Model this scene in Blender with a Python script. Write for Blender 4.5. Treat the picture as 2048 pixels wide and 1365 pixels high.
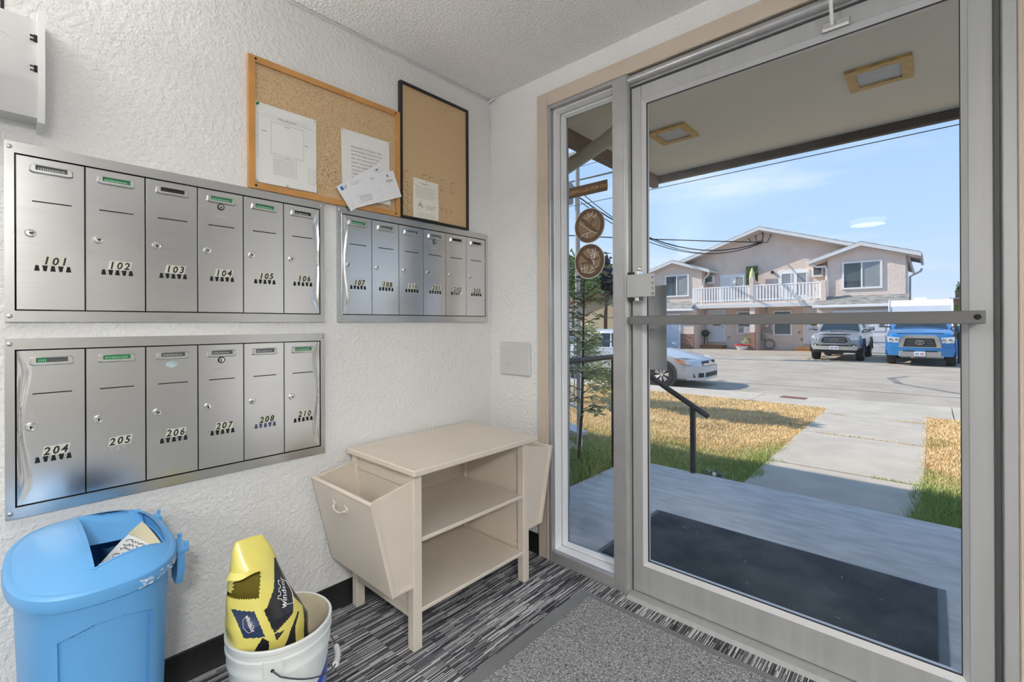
import bpy, math, random
import numpy as np
from mathutils import Vector, Matrix

for o in list(bpy.data.objects):
    bpy.data.objects.remove(o)
scene = bpy.context.scene
COL = scene.collection
PI = math.pi

# ------------------------------------------------------------------ camera
CAM = Vector((1.8406, -1.8508, 1.1785))
YAW, PITCH, ROLL = 0.736967, 0.000459, -0.004054
_f = Vector((-math.sin(YAW) * math.cos(PITCH), math.cos(YAW) * math.cos(PITCH), math.sin(PITCH)))
_r = Vector((math.cos(YAW), math.sin(YAW), 0.0))
_u = _r.cross(_f)
_r2 = _r * math.cos(ROLL) + _u * math.sin(ROLL)
_u2 = _u * math.cos(ROLL) - _r * math.sin(ROLL)
cam_data = bpy.data.cameras.new('camera')
cam_data.sensor_fit = 'HORIZONTAL'
cam_data.sensor_width = 36.0
cam_data.lens = 36.0 * 923.93 / 2048.0
cam_data.shift_y = -(682.5 - 648.28) / 2048.0
cam_data.clip_start = 0.02
cam_data.clip_end = 500
cam = bpy.data.objects.new('camera', cam_data)
cam.matrix_world = Matrix(((_r2.x, _u2.x, -_f.x, CAM.x), (_r2.y, _u2.y, -_f.y, CAM.y),
                           (_r2.z, _u2.z, -_f.z, CAM.z), (0, 0, 0, 1)))
COL.objects.link(cam)
scene.camera = cam

# ------------------------------------------------------------------ exposure
vs = scene.view_settings
vs.view_transform = 'Standard'
vs.look = 'None'
vs.gamma = 1.0
vs.exposure = 0.0
vs.use_curve_mapping = False

# ------------------------------------------------------------------ sky
world = bpy.data.worlds.new('sky')
scene.world = world
world.use_nodes = True
wn, wl = world.node_tree.nodes, world.node_tree.links
wn.clear()
w_out = wn.new('ShaderNodeOutputWorld')
w_bg = wn.new('ShaderNodeBackground')
w_bg.inputs['Strength'].default_value = 1.25
w_tc = wn.new('ShaderNodeTexCoord')
w_sep = wn.new('ShaderNodeSeparateXYZ')
wl.new(w_tc.outputs['Generated'], w_sep.inputs[0])
w_ramp = wn.new('ShaderNodeValToRGB')
w_ramp.color_ramp.elements[0].position = 0.0
w_ramp.color_ramp.elements[0].color = (0.56, 0.66, 0.80, 1)
w_ramp.color_ramp.elements[1].position = 0.5
w_ramp.color_ramp.elements[1].color = (0.26, 0.46, 0.82, 1)
e = w_ramp.color_ramp.elements.new(0.16)
e.color = (0.44, 0.62, 0.86, 1)
wl.new(w_sep.outputs['Z'], w_ramp.inputs['Fac'])
w_map = wn.new('ShaderNodeMapping')
w_map.inputs['Scale'].default_value = (1.6, 1.6, 9.0)
w_map.inputs['Rotation'].default_value = (0.12, 0.1, 0.3)
wl.new(w_tc.outputs['Generated'], w_map.inputs['Vector'])
w_noise = wn.new('ShaderNodeTexNoise')
w_noise.inputs['Scale'].default_value = 1.7
w_noise.inputs['Detail'].default_value = 6.0
w_noise.inputs['Roughness'].default_value = 0.55
wl.new(w_map.outputs[0], w_noise.inputs['Vector'])
w_cr = wn.new('ShaderNodeValToRGB')
w_cr.color_ramp.elements[0].position = 0.5
w_cr.color_ramp.elements[0].color = (0, 0, 0, 1)
w_cr.color_ramp.elements[1].position = 0.78
w_cr.color_ramp.elements[1].color = (0.6, 0.6, 0.6, 1)
wl.new(w_noise.outputs[0], w_cr.inputs['Fac'])
w_mix = wn.new('ShaderNodeMix')
w_mix.data_type = 'RGBA'
wl.new(w_cr.outputs['Color'], w_mix.inputs['Factor'])
wl.new(w_ramp.outputs['Color'], w_mix.inputs[6])
w_mix.inputs[7].default_value = (0.80, 0.85, 0.92, 1)
wl.new(w_mix.outputs[2], w_bg.inputs['Color'])
wl.new(w_bg.outputs[0], w_out.inputs['Surface'])

# ------------------------------------------------------------------ sun
sun_data = bpy.data.lights.new('sun', 'SUN')
sun_data.energy = 5.6
sun_data.angle = 0.009
sun_data.color = (1.0, 0.90, 0.76)
sun = bpy.data.objects.new('sun', sun_data)
sun.rotation_euler = Vector((2.23, 0.76, -1.85)).to_track_quat('-Z', 'Y').to_euler()
sun.location = (-20, -10, 30)
COL.objects.link(sun)

# lobby lamp powers, fixtures built further down; all but the first added to brighten
LAMPS = [((1.28, -5.10), 5.0), ((3.70, -2.55), 102.0), ((3.3, -4.7), 52.0)]
RX_ = 4.6
FILL_UPLIGHTS = [(0.0, 1, -2.75, 62.0), (RX_, -1, -3.3, 50.0)]     # added ceiling fill: wall x, facing, y, watts

# ------------------------------------------------------------------ helpers
def lin(r, g, b):
    def c(v):
        v = v / 255.0
        return v / 12.92 if v <= 0.04045 else ((v + 0.055) / 1.055) ** 2.4
    return (c(r), c(g), c(b), 1.0)

MATS = {}
def mat(name, color, rough=0.5, metal=0.0, var=None, bump=None, spec=0.5, emit=None, coat=0.0, aniso=None, tcoord='Object'):
    """var = (scale, amount, stretch xyz, second colour or None); bump = (scale, strength, distance[, stretch])"""
    if name in MATS:
        return MATS[name]
    m = bpy.data.materials.new(name)
    m.use_nodes = True
    nt = m.node_tree
    b = nt.nodes['Principled BSDF']
    col = tuple(color) if len(color) == 4 else tuple(color) + (1.0,)
    b.inputs['Base Color'].default_value = col
    b.inputs['Roughness'].default_value = rough
    b.inputs['Metallic'].default_value = metal
    b.inputs['Specular IOR Level'].default_value = spec
    b.inputs['Coat Weight'].default_value = coat
    if coat:
        b.inputs['Coat Roughness'].default_value = 0.05
    if emit:
        b.inputs['Emission Color'].default_value = emit[0]
        b.inputs['Emission Strength'].default_value = emit[1]
    tc = nt.nodes.new('ShaderNodeTexCoord')
    def noise(scale, stretch, detail=4.0):
        mp = nt.nodes.new('ShaderNodeMapping')
        mp.inputs['Scale'].default_value = stretch
        nt.links.new(tc.outputs[tcoord], mp.inputs['Vector'])
        n = nt.nodes.new('ShaderNodeTexNoise')
        n.inputs['Scale'].default_value = scale
        n.inputs['Detail'].default_value = detail
        nt.links.new(mp.outputs[0], n.inputs['Vector'])
        return n
    if var:
        n = noise(var[0], var[2] if len(var) > 2 and var[2] else (1, 1, 1))
        r = nt.nodes.new('ShaderNodeValToRGB')
        r.color_ramp.elements[0].position = 0.35
        r.color_ramp.elements[1].position = 0.65
        a = var[1]
        c2 = var[3] if len(var) > 3 and var[3] else tuple(min(1, c * (1 + a)) for c in col[:3]) + (1,)
        r.color_ramp.elements[0].color = tuple(c * (1 - a) for c in col[:3]) + (1,)
        r.color_ramp.elements[1].color = c2
        nt.links.new(n.outputs[0], r.inputs['Fac'])
        nt.links.new(r.outputs['Color'], b.inputs['Base Color'])
    if bump:
        n = noise(bump[0], bump[3] if len(bump) > 3 else (1, 1, 1), 3.0)
        bp = nt.nodes.new('ShaderNodeBump')
        bp.inputs['Strength'].default_value = bump[1]
        bp.inputs['Distance'].default_value = bump[2]
        nt.links.new(n.outputs[0], bp.inputs['Height'])
        nt.links.new(bp.outputs[0], b.inputs['Normal'])
    MATS[name] = m
    return m

OFF = {}
class M:
    """collects geometry for one mesh object"""
    def __init__(self):
        self.v, self.f, self.mi = [], [], []
        self.cur = 0
    def add(self, vs, fs):
        n = len(self.v)
        self.v.extend([tuple(p) for p in vs])
        for f in fs:
            self.f.append([i + n for i in f])
            self.mi.append(self.cur)
        return self
    def slot(self, i):
        self.cur = i
        return self
    def box(self, lo, hi, c=0.0):
        x0, y0, z0 = lo
        x1, y1, z1 = hi
        if x0 > x1: x0, x1 = x1, x0
        if y0 > y1: y0, y1 = y1, y0
        if z0 > z1: z0, z1 = z1, z0
        c = min(c, 0.49 * min(x1 - x0, y1 - y0, z1 - z0))
        if c <= 0:
            return self.add([(x0, y0, z0), (x1, y0, z0), (x1, y1, z0), (x0, y1, z0), (x0, y0, z1), (x1, y0, z1), (x1, y1, z1), (x0, y1, z1)],
                            [(3, 2, 1, 0), (4, 5, 6, 7), (0, 1, 5, 4), (1, 2, 6, 5), (2, 3, 7, 6), (3, 0, 4, 7)])
        # chamfered box: 24 verts
        vs, idx = [], {}
        for sx in (0, 1):
            for sy in (0, 1):
                for sz in (0, 1):
                    X = (x0, x1)[sx]; Y = (y0, y1)[sy]; Z = (z0, z1)[sz]
                    dx = c if sx == 0 else -c; dy = c if sy == 0 else -c; dz = c if sz == 0 else -c
                    for ax, p in enumerate(((X, Y + dy, Z + dz), (X + dx, Y, Z + dz), (X + dx, Y + dy, Z))):
                        idx[(sx, sy, sz, ax)] = len(vs)
                        vs.append(p)
        fs = []
        def q(*k):
            fs.append([idx[i] for i in k])
        for s in (0, 1):
            a = [(s, 0, 0, 0), (s, 1, 0, 0), (s, 1, 1, 0), (s, 0, 1, 0)]
            q(*(a if s else a[::-1]))
            a = [(0, s, 0, 1), (0, s, 1, 1), (1, s, 1, 1), (1, s, 0, 1)]
            q(*(a if s else a[::-1]))
            a = [(0, 0, s, 2), (1, 0, s, 2), (1, 1, s, 2), (0, 1, s, 2)]
            q(*(a if s else a[::-1]))
        for s in (0, 1):
            for t in (0, 1):
                fl = (s + t) % 2
                a = [(s, t, 0, 0), (s, t, 0, 1), (s, t, 1, 1), (s, t, 1, 0)]
                q(*(a if fl else a[::-1]))
                a = [(s, 0, t, 0), (s, 0, t, 2), (s, 1, t, 2), (s, 1, t, 0)]
                q(*(a if not fl else a[::-1]))
                a = [(0, s, t, 1), (0, s, t, 2), (1, s, t, 2), (1, s, t, 1)]
                q(*(a if fl else a[::-1]))
                for r in (0, 1):
                    a = [(s, t, r, 0), (s, t, r, 1), (s, t, r, 2)]
                    q(*(a if (s + t + r) % 2 else a[::-1]))
        return self.add(vs, fs)
    def cyl(self, p0, p1, r0, r1=None, n=16, caps=True):
        r1 = r0 if r1 is None else r1
        p0, p1 = Vector(p0), Vector(p1)
        d = (p1 - p0).normalized()
        a = d.orthogonal().normalized()
        b = d.cross(a)
        vs, fs = [], []
        for p, r in ((p0, r0), (p1, r1)):
            for i in range(n):
                t = 2 * PI * i / n
                vs.append(p + (a * math.cos(t) + b * math.sin(t)) * r)
        for i in range(n):
            j = (i + 1) % n
            fs.append((i, j, n + j, n + i))
        if caps:
            fs.append(list(range(n))[::-1])
            fs.append(list(range(n, 2 * n)))
        return self.add(vs, fs)
    def tube(self, pts, r, n=8, caps=True):
        pts = [Vector(p) for p in pts]
        rs = r if isinstance(r, (list, tuple)) else [r] * len(pts)
        vs, fs = [], []
        a = None
        for k, p in enumerate(pts):
            d = (pts[min(k + 1, len(pts) - 1)] - pts[max(k - 1, 0)]).normalized()
            a = d.orthogonal().normalized() if a is None else (a - d * a.dot(d)).normalized()
            b = d.cross(a)
            for i in range(n):
                t = 2 * PI * i / n
                vs.append(p + (a * math.cos(t) + b * math.sin(t)) * rs[k])
        for k in range(len(pts) - 1):
            for i in range(n):
                j = (i + 1) % n
                fs.append((k * n + i, k * n + j, k * n + n + j, k * n + n + i))
        if caps:
            fs.append(list(range(n))[::-1])
            fs.append(list(range((len(pts) - 1) * n, len(pts) * n)))
        return self.add(vs, fs)
    def lathe(self, prof, c=(0, 0, 0), n=32, axis='z'):
        vs, fs = [], []
        for r, z in prof:
            for i in range(n):
                t = 2 * PI * i / n
                x, y = r * math.cos(t), r * math.sin(t)
                p = (x, y, z) if axis == 'z' else ((z, x, y) if axis == 'x' else (y, z, x))
                vs.append((c[0] + p[0], c[1] + p[1], c[2] + p[2]))
        for k in range(len(prof) - 1):
            for i in range(n):
                j = (i + 1) % n
                fs.append((k * n + i, k * n + j, k * n + n + j, k * n + n + i))
        if prof[0][0] > 1e-6: pass
        return self.add(vs, fs)
    def prism(self, poly, ax, d0, d1):
        """polygon of 2-D points extruded along axis ax; ax x: (y,z)  ax y: (x,z)  ax z: (x,y)"""
        def P(p, d):
            return (d, p[0], p[1]) if ax == 'x' else ((p[0], d, p[1]) if ax == 'y' else (p[0], p[1], d))
        n = len(poly)
        vs = [P(p, d0) for p in poly] + [P(p, d1) for p in poly]
        fs = [list(range(n))[::-1], list(range(n, 2 * n))]
        for i in range(n):
            j = (i + 1) % n
            fs.append((i, j, n + j, n + i))
        return self.add(vs, fs)
    def ring(self, outer, inner, ax, d0, d1):
        def P(p, d):
            return (d, p[0], p[1]) if ax == 'x' else ((p[0], d, p[1]) if ax == 'y' else (p[0], p[1], d))
        n = len(outer)
        vs = [P(p, d0) for p in outer] + [P(p, d0) for p in inner] + [P(p, d1) for p in outer] + [P(p, d1) for p in inner]
        fs = []
        for i in range(n):
            j = (i + 1) % n
            fs += [(i, j, n + j, n + i), (2 * n + i, 3 * n + i, 3 * n + j, 2 * n + j), (i, 2 * n + i, 2 * n + j, j), (n + i, n + j, 3 * n + j, 3 * n + i)]
        return self.add(vs, fs)
    def loft(self, rings, close=True, caps=True):
        n = len(rings[0])
        vs = [p for r in rings for p in r]
        fs = []
        for k in range(len(rings) - 1):
            for i in range(n if close else n - 1):
                j = (i + 1) % n
                fs.append((k * n + i, k * n + j, k * n + n + j, k * n + n + i))
        if caps:
            fs.append(list(range(n))[::-1])
            fs.append(list(range((len(rings) - 1) * n, len(rings) * n)))
        return self.add(vs, fs)
    def grid(self, fn, nu, nv, keep=None, mi=None):
        vs = [fn(i / nu, j / nv) for j in range(nv + 1) for i in range(nu + 1)]
        n = len(self.v)
        self.v.extend([tuple(p) for p in vs])
        for j in range(nv):
            for i in range(nu):
                if keep and not keep((i + .5) / nu, (j + .5) / nv):
                    continue
                a = n + j * (nu + 1) + i
                self.f.append([a, a + 1, a + nu + 2, a + nu + 1])
                self.mi.append(mi((i + .5) / nu, (j + .5) / nv) if mi else self.cur)
        return self
    def text(self, s, o, right, up, size, align='CENTER', shear=0.0, fn=None, bold=0.0, xs=1.0):
        vs, fs = text_geo(s, align, shear, bold)
        o, right, up = Vector(o), Vector(right), Vector(up)
        if fn:
            return self.add([fn(x * size * xs, y * size) for x, y in vs], fs)
        return self.add([o + right * (x * size * xs) + up * (y * size) for x, y in vs], fs)

_tcache = {}
def text_geo(s, align, shear, bold):
    k = (s, align, shear, bold)
    if k not in _tcache:
        cu = bpy.data.curves.new('t', 'FONT')
        cu.body = s
        cu.align_x = align
        cu.resolution_u = 2
        cu.shear = shear
        cu.offset = bold
        ob = bpy.data.objects.new('t', cu)
        me = bpy.data.meshes.new_from_object(ob)
        _tcache[k] = ([(v.co.x, v.co.y) for v in me.vertices], [tuple(p.vertices) for p in me.polygons])
        bpy.data.meshes.remove(me)
        bpy.data.objects.remove(ob)
        bpy.data.curves.remove(cu)
    return _tcache[k]

def off_of(parent):
    v = Vector((0, 0, 0))
    while parent is not None:
        v = v + Vector(OFF.get(parent.name, (0, 0, 0)))
        parent = parent.parent
    return v

def put(name, m, mats, parent=None, smooth=True, local=False, at=None, angle=0.6):
    """link the collected mesh as one object; vertices are in world coordinates unless local"""
    off = Vector((0, 0, 0)) if local else off_of(parent)
    if at is not None:
        off = off + Vector(at) if parent is None else Vector(at)
    me = bpy.data.meshes.new(name)
    me.from_pydata([(p[0] - off[0], p[1] - off[1], p[2] - off[2]) for p in m.v], [], m.f)
    if not isinstance(mats, (list, tuple)):
        mats = [mats]
    for k in mats:
        me.materials.append(k)
    if len(mats) > 1:
        me.polygons.foreach_set('material_index', m.mi)
    if smooth:
        me.polygons.foreach_set('use_smooth', [True] * len(me.polygons))
        me.set_sharp_from_angle(angle=angle)
    me.update()
    o = bpy.data.objects.new(name, me)
    COL.objects.link(o)
    if parent is not None:
        o.parent = parent
    if at is not None:
        o.location = at
        OFF[o.name] = tuple(at)
    return o

def tag(o, label, cat, group=None, kind=None):
    o['label'] = label
    o['category'] = cat
    if group: o['group'] = group
    if kind: o['kind'] = kind
    return o

def struct(o, label=None):
    o['kind'] = 'structure'
    if label: o['label'] = label
    return o

def thing(name, label, cat, loc=(0, 0, 0), rz=0.0, group=None):
    o = bpy.data.objects.new(name, None)
    o.empty_display_size = 0.05
    COL.objects.link(o)
    o.location = loc
    o.rotation_euler = (0, 0, rz)
    OFF[o.name] = tuple(loc)
    return tag(o, label, cat, group)

def copy_tree(o, parent=None):
    c = o.copy()
    COL.objects.link(c)
    c.parent = parent
    for ch in o.children:
        copy_tree(ch, c)
    return c

def circle(cx, cy, rx, ry=None, n=32, a0=0.0):
    ry = rx if ry is None else ry
    return [(cx + rx * math.cos(a0 + 2 * PI * i / n), cy + ry * math.sin(a0 + 2 * PI * i / n)) for i in range(n)]

def rect(x0, y0, x1, y1):
    return [(x0, y0), (x1, y0), (x1, y1), (x0, y1)]

def hnoise(x, y, seed=0.0):
    from mathutils import noise
    return noise.noise(Vector((x, y, seed)))

# ------------------------------------------------------------------ materials
def nodes_mat(name):
    m = bpy.data.materials.new(name)
    m.use_nodes = True
    MATS[name] = m
    nt = m.node_tree
    tc = nt.nodes.new('ShaderNodeTexCoord')
    def N(t, **kw):
        n = nt.nodes.new(t)
        for k, v in kw.items():
            if k.startswith('i_'):
                n.inputs[k[2:].replace('_', ' ')].default_value = v
            else:
                setattr(n, k, v)
        return n
    def mapped(scale, src='Object'):
        mp = N('ShaderNodeMapping')
        mp.inputs['Scale'].default_value = scale
        nt.links.new(tc.outputs[src], mp.inputs['Vector'])
        return mp.outputs[0]
    def ramp(sock, stops):
        r = N('ShaderNodeValToRGB')
        el = r.color_ramp.elements
        while len(el) < len(stops): el.new(0.5)
        for e_, (p, c) in zip(el, stops):
            e_.position = p
            e_.color = c if len(c) == 4 else tuple(c) + (1,)
        nt.links.new(sock, r.inputs['Fac'])
        return r.outputs['Color']
    return m, nt, nt.nodes['Principled BSDF'], N, mapped, ramp

def stucco(name, color, scale, strength, dist, scale2=None, var=0.03):
    m, nt, b, N, mapped, ramp = nodes_mat(name)
    v = mapped((1, 1, 1))
    n1 = N('ShaderNodeTexNoise', i_Scale=scale, i_Detail=3.0, i_Roughness=0.55)
    nt.links.new(v, n1.inputs['Vector'])
    hard = ramp(n1.outputs[0], [(0.42, (0, 0, 0)), (0.62, (1, 1, 1))])
    bp = N('ShaderNodeBump', i_Strength=strength, i_Distance=dist)
    nt.links.new(hard, bp.inputs['Height'])
    if scale2:
        n2 = N('ShaderNodeTexNoise', i_Scale=scale2, i_Detail=2.0)
        nt.links.new(v, n2.inputs['Vector'])
        bp2 = N('ShaderNodeBump', i_Strength=strength * 0.6, i_Distance=dist)
        nt.links.new(n2.outputs[0], bp2.inputs['Height'])
        nt.links.new(bp2.outputs[0], bp.inputs['Normal'])
    nt.links.new(bp.outputs[0], b.inputs['Normal'])
    n3 = N('ShaderNodeTexNoise', i_Scale=2.2, i_Detail=4.0)
    nt.links.new(v, n3.inputs['Vector'])
    c = color
    col = ramp(n3.outputs[0], [(0.3, tuple(x * (1 - var) for x in c[:3])), (0.7, tuple(min(1, x * (1 + var)) for x in c[:3]))])
    nt.links.new(col, b.inputs['Base Color'])
    b.inputs['Roughness'].default_value = 0.75
    b.inputs['Specular IOR Level'].default_value = 0.25
    return m

MAT_WALL = stucco('wall_paint', (0.80, 0.80, 0.79), 58, 0.42, 0.005, 150)
MAT_CEIL = stucco('popcorn_ceiling', (0.90, 0.89, 0.87), 95, 0.5, 0.008, 210)
MAT_PIER = stucco('rough_cast_stucco', (0.46, 0.45, 0.43), 38, 1.0, 0.03, 90, 0.25)
MAT_EXT = stucco('exterior_stucco', (0.52, 0.49, 0.45), 60, 0.6, 0.01, 140, 0.05)
MAT_HOUSE = stucco('pink_stucco', (0.74, 0.62, 0.55), 14, 0.3, 0.02, None, 0.05)

def make_carpet():
    m, nt, b, N, mapped, ramp = nodes_mat('striped_carpet')
    tc = nt.nodes.new('ShaderNodeTexCoord')
    sp = N('ShaderNodeSeparateXYZ')
    nt.links.new(tc.outputs['Object'], sp.inputs[0])
    cb = N('ShaderNodeCombineXYZ')
    nt.links.new(sp.outputs['Y'], cb.inputs['X'])
    nt.links.new(sp.outputs['X'], cb.inputs['Y'])
    br = N('ShaderNodeTexBrick', offset=0.37, offset_frequency=3, squash=0.7, squash_frequency=2)
    br.inputs['Color1'].default_value = (0, 0, 0, 1)
    br.inputs['Color2'].default_value = (1, 1, 1, 1)
    br.inputs['Mortar'].default_value = (0, 0, 0, 1)
    br.inputs['Scale'].default_value = 1.0
    br.inputs['Mortar Size'].default_value = 0.0004
    br.inputs['Brick Width'].default_value = 0.13
    br.inputs['Row Height'].default_value = 0.0038
    nt.links.new(cb.outputs[0], br.inputs['Vector'])
    n2 = N('ShaderNodeTexNoise', i_Scale=520.0, i_Detail=1.0)
    nt.links.new(mapped((1, 1, 1)), n2.inputs['Vector'])
    n3 = N('ShaderNodeTexNoise', i_Scale=1.0, i_Detail=1.0)
    nt.links.new(mapped((60, 4, 1)), n3.inputs['Vector'])
    a1 = N('ShaderNodeMath', operation='MULTIPLY_ADD'); a1.inputs[1].default_value = 0.55
    nt.links.new(n2.outputs[0], a1.inputs[0]); nt.links.new(br.outputs['Color'], a1.inputs[2])
    a2 = N('ShaderNodeMath', operation='MULTIPLY_ADD'); a2.inputs[1].default_value = 0.36
    nt.links.new(n3.outputs[0], a2.inputs[0]); nt.links.new(a1.outputs[0], a2.inputs[2])
    a3 = N('ShaderNodeMath', operation='MULTIPLY'); a3.inputs[1].default_value = 0.5
    nt.links.new(a2.outputs[0], a3.inputs[0])
    col = ramp(a3.outputs[0], [(0.22, (0.03, 0.032, 0.038)), (0.40, (0.11, 0.114, 0.125)), (0.54, (0.28, 0.285, 0.295)), (0.66, (0.70, 0.70, 0.71))])
    nt.links.new(col, b.inputs['Base Color'])
    bp = N('ShaderNodeBump', i_Strength=0.8, i_Distance=0.004)
    nt.links.new(a3.outputs[0], bp.inputs['Height'])
    nt.links.new(bp.outputs[0], b.inputs['Normal'])
    b.inputs['Roughness'].default_value = 0.95
    b.inputs['Specular IOR Level'].default_value = 0.1
    return m
MAT_CARPET = make_carpet()

def make_loop_mat():
    m, nt, b, N, mapped, ramp = nodes_mat('grey_loop_matting')
    v = mapped((1, 1, 1))
    n1 = N('ShaderNodeTexNoise', i_Scale=190.0, i_Detail=2.5, i_Roughness=0.6)
    n1.inputs['Distortion'].default_value = 1.6
    nt.links.new(v, n1.inputs['Vector'])
    col = ramp(n1.outputs[0], [(0.36, (0.03, 0.03, 0.035)), (0.5, (0.33, 0.33, 0.335)), (0.64, (0.78, 0.78, 0.79))])
    nt.links.new(col, b.inputs['Base Color'])
    bp = N('ShaderNodeBump', i_Strength=1.0, i_Distance=0.008)
    nt.links.new(n1.outputs[0], bp.inputs['Height'])
    nt.links.new(bp.outputs[0], b.inputs['Normal'])
    b.inputs['Roughness'].default_value = 0.85
    return m
MAT_LOOP = make_loop_mat()

def make_cork():
    m, nt, b, N, mapped, ramp = nodes_mat('cork')
    v = mapped((1, 1, 1))
    n1 = N('ShaderNodeTexNoise', i_Scale=230.0, i_Detail=3.0, i_Roughness=0.7)
    nt.links.new(v, n1.inputs['Vector'])
    col = ramp(n1.outputs[0], [(0.30, (0.36, 0.22, 0.10)), (0.47, (0.60, 0.425, 0.25)), (0.62, (0.68, 0.50, 0.31)), (0.75, (0.78, 0.62, 0.43))])
    nt.links.new(col, b.inputs['Base Color'])
    bp = N('ShaderNodeBump', i_Strength=0.3, i_Distance=0.002)
    nt.links.new(n1.outputs[0], bp.inputs['Height'])
    nt.links.new(bp.outputs[0], b.inputs['Normal'])
    b.inputs['Roughness'].default_value = 0.9
    b.inputs['Specular IOR Level'].default_value = 0.15
    return m
MAT_CORK = make_cork()

def make_glass(name, tint=(1, 1, 1, 1), refl=1.0):
    m = bpy.data.materials.new(name)
    m.use_nodes = True
    nt = m.node_tree
    nt.nodes.clear()
    out = nt.nodes.new('ShaderNodeOutputMaterial')
    tr = nt.nodes.new('ShaderNodeBsdfTransparent')
    tr.inputs['Color'].default_value = tint
    gl = nt.nodes.new('ShaderNodeBsdfGlossy')
    gl.inputs['Roughness'].default_value = 0.0
    fr = nt.nodes.new('ShaderNodeFresnel')
    fr.inputs['IOR'].default_value = 1.33
    mu = nt.nodes.new('ShaderNodeMath')
    mu.operation = 'MULTIPLY'
    mu.inputs[1].default_value = refl
    nt.links.new(fr.outputs[0], mu.inputs[0])
    mx = nt.nodes.new('ShaderNodeMixShader')
    nt.links.new(mu.outputs[0], mx.inputs['Fac'])
    nt.links.new(tr.outputs[0], mx.inputs[1])
    nt.links.new(gl.outputs[0], mx.inputs[2])
    nt.links.new(mx.outputs[0], out.inputs['Surface'])
    MATS[name] = m
    return m
MAT_GLASS = make_glass('clear_glass', (0.985, 0.99, 0.99, 1), 0.55)

def make_steel():
    m, nt, b, N, mapped, ramp = nodes_mat('brushed_steel')
    v = mapped((3, 6, 900))
    n1 = N('ShaderNodeTexNoise', i_Scale=1.0, i_Detail=2.0)
    nt.links.new(v, n1.inputs['Vector'])
    r = ramp(n1.outputs[0], [(0.3, (0.20, 0.20, 0.20)), (0.7, (0.24, 0.24, 0.24))])
    nt.links.new(r, b.inputs['Roughness'])
    c = ramp(n1.outputs[0], [(0.3, (0.70, 0.705, 0.71)), (0.7, (0.74, 0.745, 0.75))])
    nt.links.new(c, b.inputs['Base Color'])
    b.inputs['Metallic'].default_value = 1.0
    return m
MAT_STEEL = make_steel()
MAT_STEELF = mat('steel_frame', (0.62, 0.625, 0.62), 0.26, 1.0, bump=(3, 0.08, 0.01))
MAT_CHROME = mat('chrome', (0.80, 0.80, 0.80), 0.12, 1.0)
MAT_SATIN = mat('satin_aluminium', (0.42, 0.425, 0.43), 0.42, 0.25, var=(30, 0.05, (1, 1, 0.05)), spec=0.4)
MAT_ALU = mat('anodised_aluminium', (0.40, 0.40, 0.405), 0.38, 0.45, var=(9, 0.06), spec=0.4)
MAT_ALUBAR = mat('dark_aluminium', (0.15, 0.15, 0.15), 0.42, 0.4)
MAT_ALULIGHT = mat('white_vinyl', (0.90, 0.905, 0.91), 0.4)
MAT_BLACK = mat('black_rubber', (0.012, 0.012, 0.014), 0.45)
MAT_DARK = mat('dark_void', (0.006, 0.006, 0.007), 0.8)
MAT_TRIM = mat('beige_trim_paint', (0.56, 0.475, 0.39), 0.45, var=(4, 0.04), bump=(60, 0.1, 0.002))
MAT_CREAM = mat('cream_paint', (0.69, 0.62, 0.53), 0.42, var=(5, 0.03), bump=(35, 0.12, 0.002, (1, 1, 4)))
MAT_WHITEPL = mat('white_plastic', (0.76, 0.76, 0.75), 0.4)
MAT_GREYPL = mat('pale_grey_plastic', (0.60, 0.60, 0.595), 0.45)
MAT_PAPER = mat('white_paper', (0.82, 0.82, 0.80), 0.7)
MAT_PAPER2 = mat('cream_paper', (0.84, 0.81, 0.72), 0.7)
MAT_ENV = mat('envelope_paper', (0.84, 0.85, 0.88), 0.65)
MAT_INK = mat('grey_ink', (0.16, 0.16, 0.17), 0.7)
MAT_FAINT = mat('faint_ink', (0.42, 0.42, 0.42), 0.7)
MAT_BLUEINK = mat('blue_ink', (0.03, 0.15, 0.48), 0.6)
MAT_ORANGE = mat('orange_wood', (0.56, 0.28, 0.085), 0.38, var=(7, 0.12, (6, 1, 1)), coat=0.15)
MAT_BLKFRAME = mat('black_frame', (0.012, 0.013, 0.015), 0.35)
MAT_GREEN = mat('green_tape', (0.01, 0.28, 0.10), 0.4)
MAT_LBLUE = mat('blue_tape', (0.03, 0.16, 0.28), 0.4)
MAT_GREYTAPE = mat('grey_tape', (0.10, 0.11, 0.12), 0.4)
MAT_WHITE = mat('white_paint', (0.85, 0.85, 0.85), 0.5)
MAT_BIN = mat('blue_plastic', (0.115, 0.36, 0.70), 0.40, var=(3, 0.05), bump=(180, 0.05, 0.001))
MAT_BINDK = mat('inner_blue_plastic', (0.06, 0.24, 0.55), 0.45)
MAT_PAIL = mat('pail_plastic', (0.72, 0.75, 0.74), 0.38, var=(5, 0.04))
MAT_PAILIN = mat('pail_dusty_inside', (0.60, 0.54, 0.42), 0.6, var=(9, 0.12))
MAT_YELLOW = mat('yellow_film', (0.74, 0.66, 0.16), 0.28, coat=0.2, bump=(16, 0.25, 0.01))
MAT_BLKFILM = mat('black_film', (0.012, 0.013, 0.018), 0.22, coat=0.2, bump=(16, 0.25, 0.01))
MAT_NAVY = mat('navy_film', (0.012, 0.03, 0.09), 0.25, coat=0.2)
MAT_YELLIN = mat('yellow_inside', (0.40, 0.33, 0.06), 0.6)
MAT_WFILM = mat('white_print', (0.85, 0.85, 0.82), 0.4)
MAT_BLUELAB = mat('blue_label', (0.02, 0.09, 0.55), 0.35)
MAT_TEAL = mat('teal_label', (0.02, 0.35, 0.33), 0.35)
MAT_BROWN = mat('brown_decal', (0.10, 0.055, 0.03), 0.5)
MAT_TAN = mat('tan_decal', (0.24, 0.165, 0.09), 0.5)
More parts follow.
